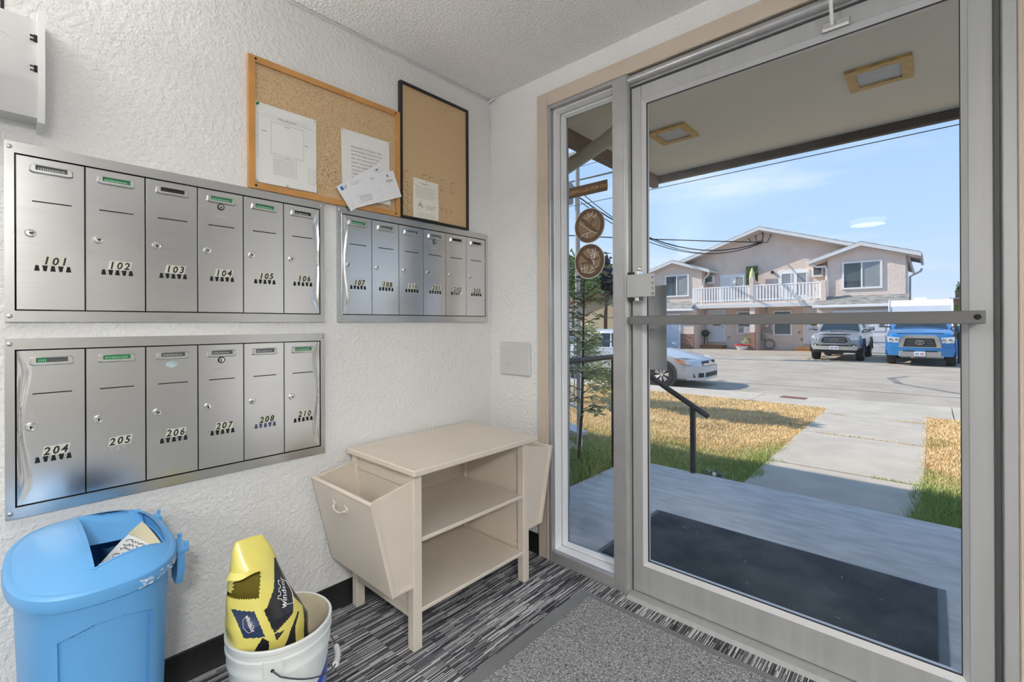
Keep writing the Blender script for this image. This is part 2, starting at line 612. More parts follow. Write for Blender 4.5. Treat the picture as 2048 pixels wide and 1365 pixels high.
MAT_GOLD = mat('gold_letter', (0.60, 0.34, 0.08), 0.45)
MAT_STICKER = mat('number_sticker', (0.66, 0.66, 0.57), 0.45)
MAT_LAMP = mat('lamp_glass', (0.9, 0.9, 0.88), 0.4, emit=((1.0, 0.97, 0.95, 1), 5.0))
def make_rubbermat():
    m, nt, b, N, mapped, ramp = nodes_mat('ribbed_dark_rubber')
    w = N('ShaderNodeTexWave', wave_type='BANDS', bands_direction='Y', i_Scale=38.0, i_Distortion=0.3)
    nt.links.new(mapped((1, 1, 1)), w.inputs['Vector'])
    n = N('ShaderNodeTexNoise', i_Scale=5.0, i_Detail=5.0)
    nt.links.new(mapped((1, 1, 1)), n.inputs['Vector'])
    col = ramp(n.outputs[0], [(0.35, (0.030, 0.036, 0.044)), (0.7, (0.085, 0.095, 0.105))])
    nt.links.new(col, b.inputs['Base Color'])
    bp = N('ShaderNodeBump', i_Strength=0.8, i_Distance=0.004)
    nt.links.new(w.outputs[1], bp.inputs['Height'])
    nt.links.new(bp.outputs[0], b.inputs['Normal'])
    b.inputs['Roughness'].default_value = 0.75
    return m
MAT_RUBBER = make_rubbermat()

# ------------------------------------------------------------------ room shell
H = 2.44
RX, RY = 4.6, -6.6          # far right wall, far back wall
WT = 0.14
struct(put('floor', M().box((-0.02, RY, -0.12), (RX, 0.02, 0.0)), MAT_CARPET, smooth=False), 'charcoal and grey striped carpet floor')
struct(put('ceiling', M().box((-WT, RY - WT, H), (RX + WT, 0.15, H + 0.08)), MAT_CEIL, smooth=False), 'white popcorn textured ceiling')
struct(put('wall_left', M().box((-WT, RY, -0.12), (0.0, 0.0, H)), MAT_WALL, smooth=False), 'white textured wall with the mailboxes')
DX0, DX1, DZ1 = 0.425, 2.016, 2.274      # rough opening of the door unit
fw = M()
fw.box((-WT, 0.0, -0.12), (DX0, 0.15, H)).box((DX1, 0.0, -0.12), (RX + WT, 0.15, H)).box((DX0, 0.0, DZ1), (DX1, 0.15, H))
struct(put('wall_front', fw, MAT_WALL, smooth=False), 'white textured wall around the glass door')
struct(put('wall_right', M().box((RX, RY, -0.12), (RX + WT, 0.0, H)), mat('reflection_dark_wall', (0.36, 0.35, 0.33), 0.7), smooth=False), 'unseen far lobby wall toned dark for the mailbox reflections')  # unseen wall, coloured dark so the left mailboxes reflect less light
struct(put('wall_back', M().box((-WT, RY - WT, -0.12), (RX + WT, RY, H)), MAT_WALL, smooth=False), 'white wall at the back of the lobby')

def baseboard(name, a, b, n, label):
    # cove base: flat face with a small toe
    ax, ay = a; bx, by = b; nx, ny = n
    prof = [(0.0, 0.0), (0.014, 0.0), (0.013, 0.006), (0.006, 0.016), (0.005, 0.094), (0.0, 0.098)]
    m = M().loft([[(p[0] + nx * d, p[1] + ny * d, z) for d, z in prof] for p in ((ax, ay), (bx, by))])
    struct(put(name, m, MAT_BLACK), label)
baseboard('baseboard_left', (0, RY), (0, 0), (1, 0), 'black rubber baseboard under the mailbox wall')
baseboard('baseboard_front', (0.0, 0), (0.355, 0), (0, -1), 'short black rubber baseboard beside the door trim')

# beige wooden casing round the door unit
tr = M()
tr.box((0.357, -0.022, 0.0), (0.427, 0.0, 2.338), 0.003)
tr.box((0.413, -0.028, 0.0), (0.427, -0.02, 2.272), 0.003)
struct(put('trim_1', tr, MAT_TRIM), 'beige painted door casing left of the sidelight')
tr = M().box((0.427, -0.022, 2.268), (2.10, 0.0, 2.338), 0.003)
struct(put('trim_2', tr, MAT_TRIM), 'beige painted door casing over the glass door')
tr = M().box((2.014, -0.022, 0.0), (2.10, 0.0, 2.268), 0.003).box((2.014, -0.028, 0.0), (2.022, -0.02, 2.268), 0.003)
struct(put('trim_3', tr, MAT_TRIM), 'beige painted door casing at the right edge')
ch = M().prism([(1.50, 2.300), (1.56, 2.327), (1.63, 2.338), (1.60, 2.322), (1.52, 2.298)], 'y', -0.026, -0.021)
o = put('chipped_wood', ch, mat('raw_wood', (0.30, 0.15, 0.06), 0.8), bpy.data.objects['trim_2'])

# ------------------------------------------------------------------ aluminium door unit
FY0, FY1 = -0.028, 0.125
sl = thing('window_1', 'narrow sidelight window in a grey aluminium frame beside the glass door', 'window', (0.61, 0.05, 0.0))
del sl['category']
sl['kind'] = 'structure'
fr = M()
fr.box((0.427, FY0, 0.0), (0.447, FY1, 2.262), 0.002)
fr.box((0.447, FY0, 2.244), (0.795, FY1, 2.262), 0.002)
fr.box((0.447, FY0, 0.0), (0.795, FY1, 0.052), 0.002)
put('window_frame', fr, MAT_ALU, sl)
rv = M()
for (y0, y1, t) in ((-0.002, 0.050, 0.004), (0.058, 0.096, 0.010)):
    rv.box((0.447, y0, 0.052 + t), (0.447 + t, y1, 2.244 - t), 0.001)
    rv.box((0.447, y0, 0.052), (0.790, y1, 0.052 + t), 0.001)
    rv.box((0.447, y0, 2.244 - t), (0.790, y1, 2.244), 0.001)
put('glazing_bead', rv, MAT_ALULIGHT, sl)
put('pane', M().box((0.450, 0.100, 0.055), (0.792, 0.104, 2.242)), MAT_GLASS, sl, smooth=False)

df = thing('door_frame', 'grey aluminium post, header and jamb framing the glass entrance door', 'door frame', (1.4, 0.05, 0.0))
del df['category']
df['kind'] = 'structure'
pm = M()
pm.box((0.792, FY0, 0.0), (0.848, FY1, 2.262), 0.002)
pm.lathe([(0.0201, 0.0), (0.0201, 2.262)], (0.850, -0.008, 0), 24)
pm.box((0.846, -0.006, 0.0), (0.866, FY1, 2.262))
put('mullion', pm, MAT_ALU, df)
hm = M()
hm.box((0.848, -0.004, 2.214), (1.998, FY1, 2.262), 0.002)
hm.lathe([(0.019, 0.866), (0.019, 1.995)], (0, -0.008, 2.240), 24, 'x')
put('header', hm, MAT_ALU, df)
jm = M()
jm.box((1.985, FY0, 0.0), (2.013, FY1, 2.262), 0.002)
jm.box((1.972, 0.03, 0.0), (1.985, FY1, 2.262), 0.001)
put('jamb', jm, MAT_SATIN, df)
th = M().prism([(-0.06, 0.0), (-0.045, 0.012), (0.11, 0.014), (0.13, -0.01), (0.13, -0.10), (-0.06, -0.001)], 'x', 0.868, 1.985)
put('threshold', th, MAT_SATIN, df)

dr = thing('door_1', 'glass entrance door with aluminium rails and a push bar', 'door', (1.42, 0.02, 0.014))
del dr['category']
dr['kind'] = 'structure'
X0, X1 = 0.872, 1.970
GX0, GX1, GZ0, GZ1 = 0.932, 1.905, 0.150, 2.132
D0, D1 = 0.000, 0.046
put('stile', M().box((X0, D0, 0.016), (GX0 - 0.014, D1, 2.206), 0.002), MAT_SATIN, dr)
put('stile', M().box((GX1 + 0.014, D0, 0.016), (X1, D1, 2.206), 0.002), MAT_SATIN, dr)
put('rail', M().box((GX0 - 0.014, D0 + 0.0005, 0.016), (GX1 + 0.014, D1, GZ0 - 0.014), 0.002), MAT_SATIN, dr)
put('rail', M().box((GX0 - 0.014, D0 + 0.0005, GZ1 + 0.014), (GX1 + 0.014, D1, 2.206), 0.002), MAT_SATIN, dr)
gs = M()
def stop(poly_outer, poly_inner):
    n = 4
    for (y, ia, ib, yb) in ((0.001, poly_outer, poly_inner, 0.020),):
        vs = [(p[0], y, p[1]) for p in ia] + [(p[0], yb, p[1]) for p in ib]
        gs.add(vs, [(i, (i + 1) % n, n + (i + 1) % n, n + i) for i in range(n)])
stop(rect(GX0 - 0.015, GZ0 - 0.015, GX1 + 0.015, GZ1 + 0.015), rect(GX0, GZ0, GX1, GZ1))
stop2 = rect(GX0 - 0.015, GZ0 - 0.015, GX1 + 0.015, GZ1 + 0.015)
gs.ring(stop2, rect(GX0, GZ0, GX1, GZ1), 'y', 0.026, 0.044)
put('glazing_stop', gs, mat('glazing_stop_alu', (0.66, 0.66, 0.67), 0.4, 0.2), dr, smooth=False)
put('gasket', M().ring(rect(GX0 - 0.003, GZ0 - 0.003, GX1 + 0.003, GZ1 + 0.003), rect(GX0 + 0.002, GZ0 + 0.002, GX1 - 0.002, GZ1 - 0.002), 'y', 0.0195, 0.0262), MAT_BLACK, dr, smooth=False)
put('pane', M().box((GX0 - 0.006, 0.0205, GZ0 - 0.006), (GX1 + 0.006, 0.0255, GZ1 + 0.006)), MAT_GLASS, dr, smooth=False)
pb = put('push_bar', M().box((0.897, -0.066, 1.174), (1.950, -0.045, 1.2105), 0.0015), MAT_ALUBAR, dr)
put('bar_bracket', M().box((0.880, -0.062, 1.178), (0.900, 0.0, 1.206), 0.001), MAT_ALUBAR, pb)
put('bar_bracket', M().box((1.925, -0.045, 1.178), (1.948, 0.0, 1.206), 0.001), MAT_ALUBAR, pb)
put('screw', M().lathe([(0.0, -0.0685), (0.003, -0.0680), (0.0032, -0.0675), (0.0075, -0.067), (0.0078, -0.0655)], (1.934, 0, 1.193), 20, 'y'), MAT_DARK, pb)
pd = put('push_paddle', M().box((0.880, -0.062, 1.290), (1.003, -0.052, 1.386), 0.002), MAT_SATIN, dr)
pt = M()
for i, c in enumerate('PUSH'):
    pt.text(c, (0.9955, -0.0626, 1.362 - i * 0.0215), (1, 0, 0), (0, 0, 1), 0.0145, bold=0.02)
put('lettering', pt, MAT_DARK, pd, smooth=False)
pk = M()
for z in (1.388, 1.278):
    pk.box((0.876, -0.05, z), (0.905, 0.0, z + 0.010), 0.001)
put('paddle_hinge', pk, MAT_BLACK, pd)
put('paddle_pivot', M().box((0.906, -0.048, 1.272), (0.925, 0.0, 1.404), 0.003), MAT_CHROME, pd)
put('lock_cylinder', M().lathe([(0.0, -0.006), (0.006, -0.006), (0.009, -0.004), (0.012, 0.0)], (0.906, 0, 1.415), 20, 'y'), MAT_CHROME, dr)
pl = M()
N_ = 14
prof = []
for i in range(N_ + 1):
    t = i / N_
    prof.append((0.905 + 0.096 * t, 0.058 + 0.022 * math.sin(PI * t)))
poly = prof + [(p[0], p[1] + 0.003) for p in prof[::-1]]
pl.prism(poly, 'z', 0.975, 1.345)
put('pull_plate', pl, MAT_SATIN, dr)
cs = M().prism([(1.575, 2.146), (1.642, 2.152), (1.646, 2.174), (1.582, 2.160)], 'y', -0.030, 0.001)
cl = put('closer_shoe', M().box((1.575, -0.006, 2.146), (1.648, 0.001, 2.176), 0.001).box((1.575, -0.030, 2.146), (1.648, -0.002, 2.152), 0.001), MAT_CHROME, dr)
put('closer_arm', M().tube([(1.603, -0.018, 2.150), (1.603, -0.040, 2.20), (1.604, -0.075, 2.275)], 0.0055, 10), MAT_WHITEPL, cl)
ob = M().box((1.56, -0.13, 2.275), (1.82, -0.0225, 2.325), 0.004)
tag(put('door_closer', ob, MAT_WHITEPL), 'pale door closer body on the casing over the glass door', 'door closer')

# decals on the sidelight glass, printed to be read from outside
s = thing('no_pets_sign', 'small brown strip sign with gold letters on the sidelight glass', 'sign', (0.582, 0.098, 1.82))
put('plate', M().box((0.472, 0.0955, 1.8185), (0.693, 0.0995, 1.8710)), MAT_BROWN, s, smooth=False)
put('lettering', M().text('NO PETS ALLOWED', (0.5825, 0.0950, 1.8355), (-1, 0, 0), (0, 0, 1), 0.0245), MAT_GOLD, s, smooth=False)
put('lettering', M().text('NO PETS ALLOWED', (0.5825, 0.1052, 1.8355), (-1, 0, 0), (0, 0, 1), 0.0245), MAT_GOLD, s, smooth=False)

def decal(cz, label, bike):
    cx, r = 0.591, 0.0845
    t = thing('prohibition_sticker', label, 'sticker', (cx, 0.098, cz - r), group='round brown stickers on the sidelight')
    put('disc', M().prism(circle(cx, cz, r * 0.99, n=48), 'y', 0.0970, 0.0995), MAT_TAN, t, smooth=False)
    put('border', M().ring(circle(cx, cz, r, n=48), circle(cx, cz, r * 0.75, n=48), 'y', 0.0962, 0.0969), MAT_BROWN, t, smooth=False)
    put('edge', M().ring(circle(cx, cz, r * 1.025, n=48), circle(cx, cz, r * 0.99, n=48), 'y', 0.0960, 0.0995), MAT_GREYPL if bike else MAT_WHITE, t, smooth=False)
    c, s_ = math.cos(-0.72), math.sin(-0.72)
    L_, w = r * 0.78, r * 0.085
    put('slash', M().prism([(cx + c * a - s_ * b, cz + s_ * a + c * b) for a, b in ((-L_, -w), (L_, -w), (L_, w), (-L_, w))], 'y', 0.0956, 0.0961), MAT_BROWN, t, smooth=False)
    g = M()
    if bike:
        for dx, dz in ((-0.028, -0.014), (0.030, 0.006)):
            g.ring(circle(cx + dx, cz + dz, 0.0215, n=24), circle(cx + dx, cz + dz, 0.0185, n=24), 'y', 0.0964, 0.0969)
        for a, b in (((-0.028, -0.014), (-0.012, 0.010)), ((-0.012, 0.010), (0.020, 0.026)), ((0.030, 0.006), (0.018, 0.034)), ((-0.028, -0.014), (0.0, -0.012)), ((0.0, -0.012), (0.020, 0.026)), ((0.0, -0.012), (-0.016, 0.022))):
            g.tube([(cx + a[0], 0.0967, cz + a[1]), (cx + b[0], 0.0967, cz + b[1])], 0.0013, 4)
    else:
        g.box((cx - 0.05, 0.0964, cz - 0.012), (cx + 0.02, 0.0969, cz - 0.004))
        g.box((cx - 0.01, 0.0964, cz + 0.002), (cx + 0.052, 0.0969, cz + 0.014))
        for dx in (-0.036, 0.0, 0.03):
            g.cyl((cx + dx, 0.0964, cz - 0.02), (cx + dx, 0.0969, cz - 0.02), 0.006, n=12)
    put('symbol', g, MAT_BROWN, t, smooth=False)
    sc = M()
    rng = random.Random(3 if bike else 8)
    if bike:
        lines = [((-0.05, -0.05), (-0.02, -0.036), (0.004, -0.036), (0.012, -0.03), (0.05, -0.045)), ((-0.012, -0.06), (-0.012, -0.038)), ((-0.055, 0.02), (-0.03, 0.0), (0.006, -0.028)), ((-0.03, 0.04), (-0.01, 0.036), (0.01, 0.05), (0.03, 0.036)), ((-0.006, 0.066), (-0.002, 0.044)), ((0.022, 0.066), (0.014, 0.050)), ((0.045, 0.054), (0.03, 0.036))]
    else:
        lines = [((-0.045, -0.02), (-0.045, -0.05), (-0.02, -0.055)), ((-0.03, -0.015), (-0.026, -0.05)), ((-0.052, -0.036), (-0.016, -0.03)), ((-0.008, -0.022), (-0.02, -0.052), (0.004, -0.06), (0.03, -0.05)), ((0.004, -0.02), (0.018, -0.035), (0.002, -0.056)), ((0.02, 0.06), (0.012, 0.015), (0.04, -0.036)), ((0.036, 0.06), (0.03, 0.01)), ((0.004, 0.026), (0.056, 0.040)), ((0.01, 0.012), (0.05, 0.028)), ((-0.012, 0.062), (0.006, 0.036)), ((0.026, 0.0), (0.02, -0.04), (0.046, -0.03)), ((0.022, 0.05), (0.03, 0.024), (0.022, 0.004))]
    for ln in lines:
        sc.tube([(cx + a, 0.0953, cz + b) for a, b in ln], 0.0012, 4)
    put('scratch', sc, MAT_WHITE, t, smooth=False)
decal(1.664, 'round brown no-bicycles sticker, upper of two on the sidelight glass', True)
decal(1.488, 'round brown scratched sticker with white rim, lower of two on the sidelight glass', False)

# blank cover plate
t = thing('cover_plate', 'square pale blank cover plate on the wall left of the door', 'cover plate', (0.189, 0.0, 0.905))
put('plate', M().box((0.084, -0.014, 0.905), (0.294, 0.0, 1.081), 0.005), MAT_GREYPL, t)
for dx in (0.145, 0.228):
    for z in (0.958, 1.026):
        put('knockout', M().lathe([(0.0125, -0.0142), (0.011, -0.0155), (0.009, -0.0142)], (dx, 0, z), 20, 'y'), MAT_GREYPL, t)
for dx, z in ((0.100, 0.921), (0.278, 0.921), (0.100, 1.065), (0.278, 1.065), (0.189, 0.916)):
    put('screw', M().lathe([(0.0, -0.0155), (0.0025, -0.0152), (0.003, -0.014)], (dx, 0, z), 10, 'y'), MAT_GREYPL, t)

# thin cable clipped along the top of the mailbox wall, and its end in the corner
cb = M().tube([(0.007, -6.0 + 0.25 * i, 2.4345 + 0.0012 * math.sin(i * 2.1)) for i in range(24)] + [(0.007, -0.012, 2.434), (0.03, -0.008, 2.437)], 0.0028, 6)
tag(put('wall_cable', cb, MAT_WHITEPL), 'thin white cable clipped along the ceiling line above the mailboxes', 'cable')
cb = M().tube([(0.002, -0.016, 2.421), (0.03, -0.014, 2.432), (0.058, -0.010, 2.434)], 0.004, 8)
cb.lathe([(0.0, -0.010), (0.006, -0.009), (0.006, 0.0)], (0.066, 0, 2.431), 12, 'y')
tag(put('cable_hook', cb, MAT_WHITEPL), 'tiny pale hook screwed into the ceiling corner', 'hook')

# wall mounted white box upper left, only its right end in view
t = thing('wall_box', 'white plastic wall box with curved end cap above the mailboxes', 'wall box', (0.0, -1.95, 1.70))
bx = M().prism([(0.0, 1.735), (0.072, 1.735), (0.098, 1.815), (0.102, 1.83), (0.098, 1.985), (0.0, 1.985)], 'y', -2.28, -1.788)
put('housing', bx, MAT_GREYPL, t)
ec = M().prism([(0.0, 1.712), (0.085, 1.720), (0.104, 1.775), (0.112, 1.85), (0.110, 1.93), (0.102, 2.012), (0.0, 2.018)], 'y', -1.788, -1.774)
put('end_cap', ec, MAT_WHITEPL, t)
for z in (1.845, 1.925):
    put('clip', M().box((0.090, -1.795, z), (0.104, -1.787, z + 0.018), 0.001).box((0.098, -1.802, z + 0.002), (0.1035, -1.794, z + 0.005)).box((0.098, -1.802, z + 0.013), (0.1035, -1.794, z + 0.016)), MAT_DARK, t)
put('knockout', M().ring(circle(-1.855, 1.905, 0.024, n=28), circle(-1.855, 1.905, 0.0215, n=28), 'x', 0.0985, 0.1008), MAT_GREYPL, t)
put('cable', M().tube([(0.03, -1.852, 1.98), (0.03, -1.853, 2.2), (0.03, -1.853, 2.44)], 0.006, 8), MAT_BLACK, t)

# round ceiling lamps: first known by its glass reflection, others added as unseen fill
for i, ((lx, ly), pw) in enumerate(LAMPS):
    lab = ['round frosted ceiling lamp deep in the lobby', 'added unseen ceiling lamp nearest the entrance door', 'added unseen ceiling lamp in the middle of the lobby'][i]
    t = thing('ceiling_lamp', lab, 'lamp', (lx, ly, 2.36), group='round lobby ceiling lamps')
    put('base', M().lathe([(0.0, 2.439), (0.185, 2.439), (0.190, 2.430), (0.186, 2.418), (0.0, 2.418)], (lx, ly, 0), 40), MAT_WHITE, t)
    put('diffuser', M().lathe([(0.180, 2.418), (0.175, 2.400), (0.15, 2.380), (0.09, 2.366), (0.0, 2.362)], (lx, ly, 0), 40), MAT_LAMP, t)
    ld = bpy.data.lights.new('ceiling_lamp_light', 'AREA')
    ld.shape = 'DISK'
    ld.size = 0.34
    ld.energy = pw
    ld.color = (1.0, 0.985, 0.96)
    lo = bpy.data.objects.new('ceiling_lamp_light', ld)
    lo.location = (0, 0, -0.003)
    lo.parent = t
    COL.objects.link(lo)

# unseen uplights added to brighten the ceiling, behind the viewpoint and opposite
for i, (wx, fc, sy, pw) in enumerate(FILL_UPLIGHTS):
    t = thing('fill_uplight', ['added fill uplight on the mailbox wall behind the viewpoint', 'added fill uplight on the opposite lobby wall'][i], 'lamp', (wx, sy, 1.70), group='added lobby fill uplights')
    cx_ = wx + fc * 0.16
    put('bowl', M().lathe([(0.0, 1.72), (0.08, 1.73), (0.13, 1.77), (0.15, 1.84), (0.145, 1.84), (0.12, 1.775), (0.07, 1.74), (0.0, 1.735)], (cx_, sy, 0), 28), MAT_WHITE, t)
    put('bracket', M().box((wx, sy - 0.03, 1.74), (wx + fc * 0.06, sy + 0.03, 1.80), 0.005), MAT_WHITE, t)
    ld = bpy.data.lights.new('fill_uplight_light', 'AREA')
    ld.shape = 'DISK'
    ld.size = 0.24
    ld.energy = pw
    ld.color = (1.0, 0.985, 0.96)
    lo = bpy.data.objects.new('fill_uplight_light', ld)
    lo.location = (fc * 0.16, 0, 0.135)
    lo.rotation_euler = (PI, 0, 0)
    lo.parent = t
    COL.objects.link(lo)

# ------------------------------------------------------------------ mailbox panels
NAMES = {'101': MAT_GREYTAPE, '102': MAT_GREEN, '103': MAT_BLACK, '104': MAT_GREEN, '105': MAT_GREEN, '106': MAT_BLACK,
         '107': MAT_GREEN, '108': MAT_GREYTAPE, '110': MAT_LBLUE, '201': MAT_GREYTAPE, '202': MAT_BLACK, '203': MAT_BLACK,
         '204': MAT_GREEN, '205': MAT_GREEN, '206': MAT_GREYTAPE, '207': MAT_GREYTAPE, '208': MAT_GREYTAPE, '210': MAT_GREEN}
PITCH_D = 0.1397
FX = 0.012            # face of the doors
def mail_panel(y0, z0, nums, label):
    """y0,z0: lower left corner of the door field"""
    W, Hh = PITCH_D * 6, 0.424
    t = thing('mailbox_panel', label, 'mailboxes', (0.0, y0 + W / 2, z0 - 0.031), group='steel mailbox panels on the wall')
    o = 0.0195
    fo, fi = rect(y0 - o, z0 - 0.031, y0 + W + o, z0 + Hh + 0.031), rect(y0 - 0.001, z0 - 0.001, y0 + W + 0.001, z0 + Hh + 0.001)
    m = M().ring(fo, fi, 'x', 0.0, 0.0135)
    m.ring(rect(y0 - 0.002, z0 - 0.002, y0 + W + 0.002, z0 + Hh + 0.002), fi, 'x', 0.0135, 0.0155)
    put('frame', m, MAT_STEELF, t, smooth=False)
    put('housing', M().box((0.0003, y0 - 0.001, z0 - 0.001), (0.004, y0 + W + 0.001, z0 + Hh + 0.001)), MAT_DARK, t, smooth=False)
    for i, num in enumerate(nums):
        ya = y0 + i * PITCH_D
        g = 0.0011 if i else 0.0018
        a, b, c, d = ya + g, ya + PITCH_D - 0.0009, z0 + 0.0016, z0 + Hh - 0.0016
        rng = random.Random(int(num))
        ph, am = rng.uniform(0, 9), {'106': .0002, '204': .0002}.get(num, .00035)
        dent = {'106': (1.0, -1), '210': (1.0, -1), '204': (0.0, 1), '107': (0.0, 1)}.get(num)
        def face(u, v, a=a, b=b, c=c, d=d, ph=ph, am=am, dent=dent):
            x = FX + am * (math.sin(2.6 * u + ph) * math.cos(1.7 * v + ph * 2) + 0.5 * hnoise(u * 1.6, v * 3.0, ph))
            if dent:
                k = abs(u - dent[0])
                prof = (0.10 + 0.05 * math.sin(v * 7.0 + 1.0)) * min(1.0, 6 * min(v, 1 - v) + 0.15)
                if k < prof * 1.6:
                    x -= 0.0042 * math.sin(PI * min(1.0, k / (prof * 1.6))) ** 2 * min(1, 5 * min(v, 1 - v))
            e = min(u * (b - a), (1 - u) * (b - a), v * (d - c), (1 - v) * (d - c))
            if e < 0.0006: x -= 0.0022
            return (x, a + (b - a) * u, c + (d - c) * v)
        us = [0, 0.008] + [k / (60 if dent else 22) for k in range(1, 60 if dent else 22)] + [0.992, 1]
        vsx = [0, 0.003] + [k / 34 for k in range(1, 34)] + [0.997, 1]
        m = M()
        vv = [face(u, v) for v in vsx for u in us]
        nu = len(us)
        m.add(vv, [(j * nu + k, j * nu + k + 1, (j + 1) * nu + k + 1, (j + 1) * nu + k) for j in range(len(vsx) - 1) for k in range(nu - 1)])
        dz = M()
        dz.ring(rect(a, c, b, d), rect(a + .0004, c + .0004, b - .0004, d - .0004), 'x', 0.004, FX - 0.0022)
        m.add(dz.v, dz.f)
        dr_ = put('mailbox_door', m, MAT_STEEL, t, angle=0.5)
        # name holder: cast bezel with bevelled ends and a slot window
        hy0, hy1, hz0, hz1 = a + 0.0245, a + 0.1135, c + 0.3775, c + 0.402
        hb = M()
        out = [(hy0, hz0 + .004), (hy0 + .006, hz0), (hy1 - .006, hz0), (hy1, hz0 + .004), (hy1 - .002, hz1 - .003), (hy1 - .008, hz1), (hy0 + .008, hz1), (hy0 + .002, hz1 - .003)]
        inn = [(hy0 + .0125, hz0 + .0095), (hy0 + .014, hz0 + .0085), (hy1 - .014, hz0 + .0085), (hy1 - .0125, hz0 + .0095), (hy1 - .0125, hz1 - .004), (hy1 - .014, hz1 - .003), (hy0 + .014, hz1 - .003), (hy0 + .0125, hz1 - .004)]
        top = [(p[0] * .94 + .06 * (hy0 + hy1) / 2, p[1] * .8 + .2 * (hz0 + hz1) / 2) for p in out]
        rings = [[(FX - .001, p[0], p[1]) for p in out], [(FX + .004, p[0], p[1]) for p in out], [(FX + .0085, p[0], p[1]) for p in top], [(FX + .0085, p[0], p[1]) for p in inn], [(FX + .003, p[0], p[1]) for p in inn]]
        hb.loft(rings, caps=False)
        put('name_holder', hb, mat('cast_nickel', (0.66, 0.655, 0.63), 0.28, 0.9), dr_, angle=0.5)
        ns = M()
        ns.box((FX + .0005, hy0 + .012, hz0 + .008), (FX + .0025, hy1 - .012, hz1 - .002))
        e1 = hy0 + (.033 if num == '204' else .072)
        st = M().slot(0)
        ns = M()
        ns.slot(1 if num == '204' else 0).box((FX + .0005, hy0 + .012, hz0 + .008), (FX + .0025, hy1 - .012, hz1 - .002))
        if num == '204':
            ns.slot(0).box((FX + .0025, hy0 + .013, hz0 + .009), (FX + .003, hy0 + .034, hz1 - .004))
        if NAMES[num] is not MAT_BLACK or num == '106':
            yy = hy0 + .018
            end = hy0 + .032 if num == '204' else hy1 - .020
            while yy < end:
                w = rng.uniform(.0012, .0024)
                ns.slot(2).box((FX + .0024, yy, hz0 + .0115), (FX + .0033, yy + w, hz0 + .0165))
                yy += w + rng.uniform(.0018, .0034)
        put('name_strip', ns, [NAMES[num], MAT_GREYTAPE, mat('embossed_white', (0.62, 0.66, 0.64), 0.5)], dr_, smooth=False)
        put('mail_slot', M().box((FX - .002, a + .0305, c + .2985), (FX + .0009, a + .1095, c + .3015)), MAT_DARK, dr_, smooth=False)
        lk = put('lock', M().lathe([(.0112, FX - .001), (.0114, FX + .0028), (.0098, FX + .0045), (.0086, FX + .0042), (.0080, FX + .0055), (.0, FX + .006)], (0, a + .0270, c + .2105), 24, 'x'), MAT_CHROME, dr_)
        ky, kz = a + .0270, c + .2105
        ang = rng.choice((0, 0, PI / 2))
        kh = M().cyl((FX + .0056, ky, kz), (FX + .0066, ky, kz), .0024, n=10)
        cA, sA = math.cos(ang), math.sin(ang)
        kh.prism([(ky + cA * p - sA * q, kz + sA * p + cA * q) for p, q in ((-.0012, -.006), (.0012, -.006), (.0012, .001), (-.0012, .001))], 'x', FX + .0055, FX + .0066)
        put('keyhole', kh, MAT_DARK, dr_, smooth=False)
        if num in ('104', '201', '207'):
            my, mz = a + .068, c + .3665
            ml = M().lathe([(.0108, FX - .001), (.0110, FX + .002), (.0095, FX + .003), (.0085, FX + .002)], (0, my, mz), 24, 'x')
            put('master_lock', ml, MAT_BLACK, dr_)
            put('master_lock_face', M().lathe([(.0085, FX + .001), (.0078, FX + .004), (.0, FX + .0042)], (0, my, mz), 24, 'x'), MAT_CHROME, dr_)
            put('master_keyhole', M().cyl((FX + .0038, my, mz), (FX + .0048, my, mz), .0022, n=10).box((FX + .0038, my - .001, mz - .0045), (FX + .0048, my + .001, mz)), MAT_DARK, dr_, smooth=False)
            em = M()
            for q in range(9):
                em.box((FX + .0006, my - .020 + q * .0045, c + .3325), (FX + .0011, my - .0175 + q * .0045, c + .3365))
            put('embossed_mark', em, MAT_CHROME, dr_, smooth=False)
        # numbers on separate slanted stickers
        nb, dg = M(), M()
        ny, nz, cw = a + .0475, c + .1245, .0178
        for q, chd in enumerate(num):
            p0 = ny + q * cw
            dzr = rng.uniform(-.0008, .0008)
            sh = .0055
            nb.prism([(p0, nz + dzr), (p0 + cw * .97, nz + dzr), (p0 + cw * .97 + sh, nz + .0265 + dzr), (p0 + sh, nz + .0265 + dzr)], 'x', FX + .0006, FX + .0012)
            dg.text(chd, (FX + .0015, p0 + cw * .47 + .0012, nz + .0030 + dzr), (0, 1, 0), (0, 0, 1), .0300, shear=.2, bold=.028, xs=.90)
        put('number_sticker', nb, MAT_STICKER, dr_, smooth=False)
        put('number', dg, MAT_BLACK, dr_, smooth=False)
        vmat = {'205': MAT_CHROME, '208': mat('worn_blue_vent', (0.10, 0.13, 0.24), 0.25, 0.8), '201': MAT_BLACK}.get(num, MAT_DARK)
        for q in range(5):
            yc = a + .0395 + q * .0158
            zb_ = c + .1085
            tri = [(yc - .0056, zb_), (yc + .0056, zb_), (yc + .003, zb_ + .0155), (yc - .003, zb_ + .0155)]
            if q % 2: tri = [(p[0], 2 * zb_ + .0155 - p[1]) for p in tri][::-1]
            vm = vmat
            if num == '202' and q > 0: vm = mat('faded_vent', (0.16, 0.10, 0.10), 0.5) if q < 4 else MAT_CHROME
            put('vent', M().prism(tri, 'x', FX + .0004, FX + .0010), vm, dr_, smooth=False)
        if num == '206':
            k = put('torn_sticker', M().prism(circle(a + .066, c + .360, .0155, .0105, 14), 'x', FX + .0005, FX + .0011), mat('torn_sticker', (0.45, 0.56, 0.60), 0.5, var=(300, 0.4)), dr_, smooth=False)
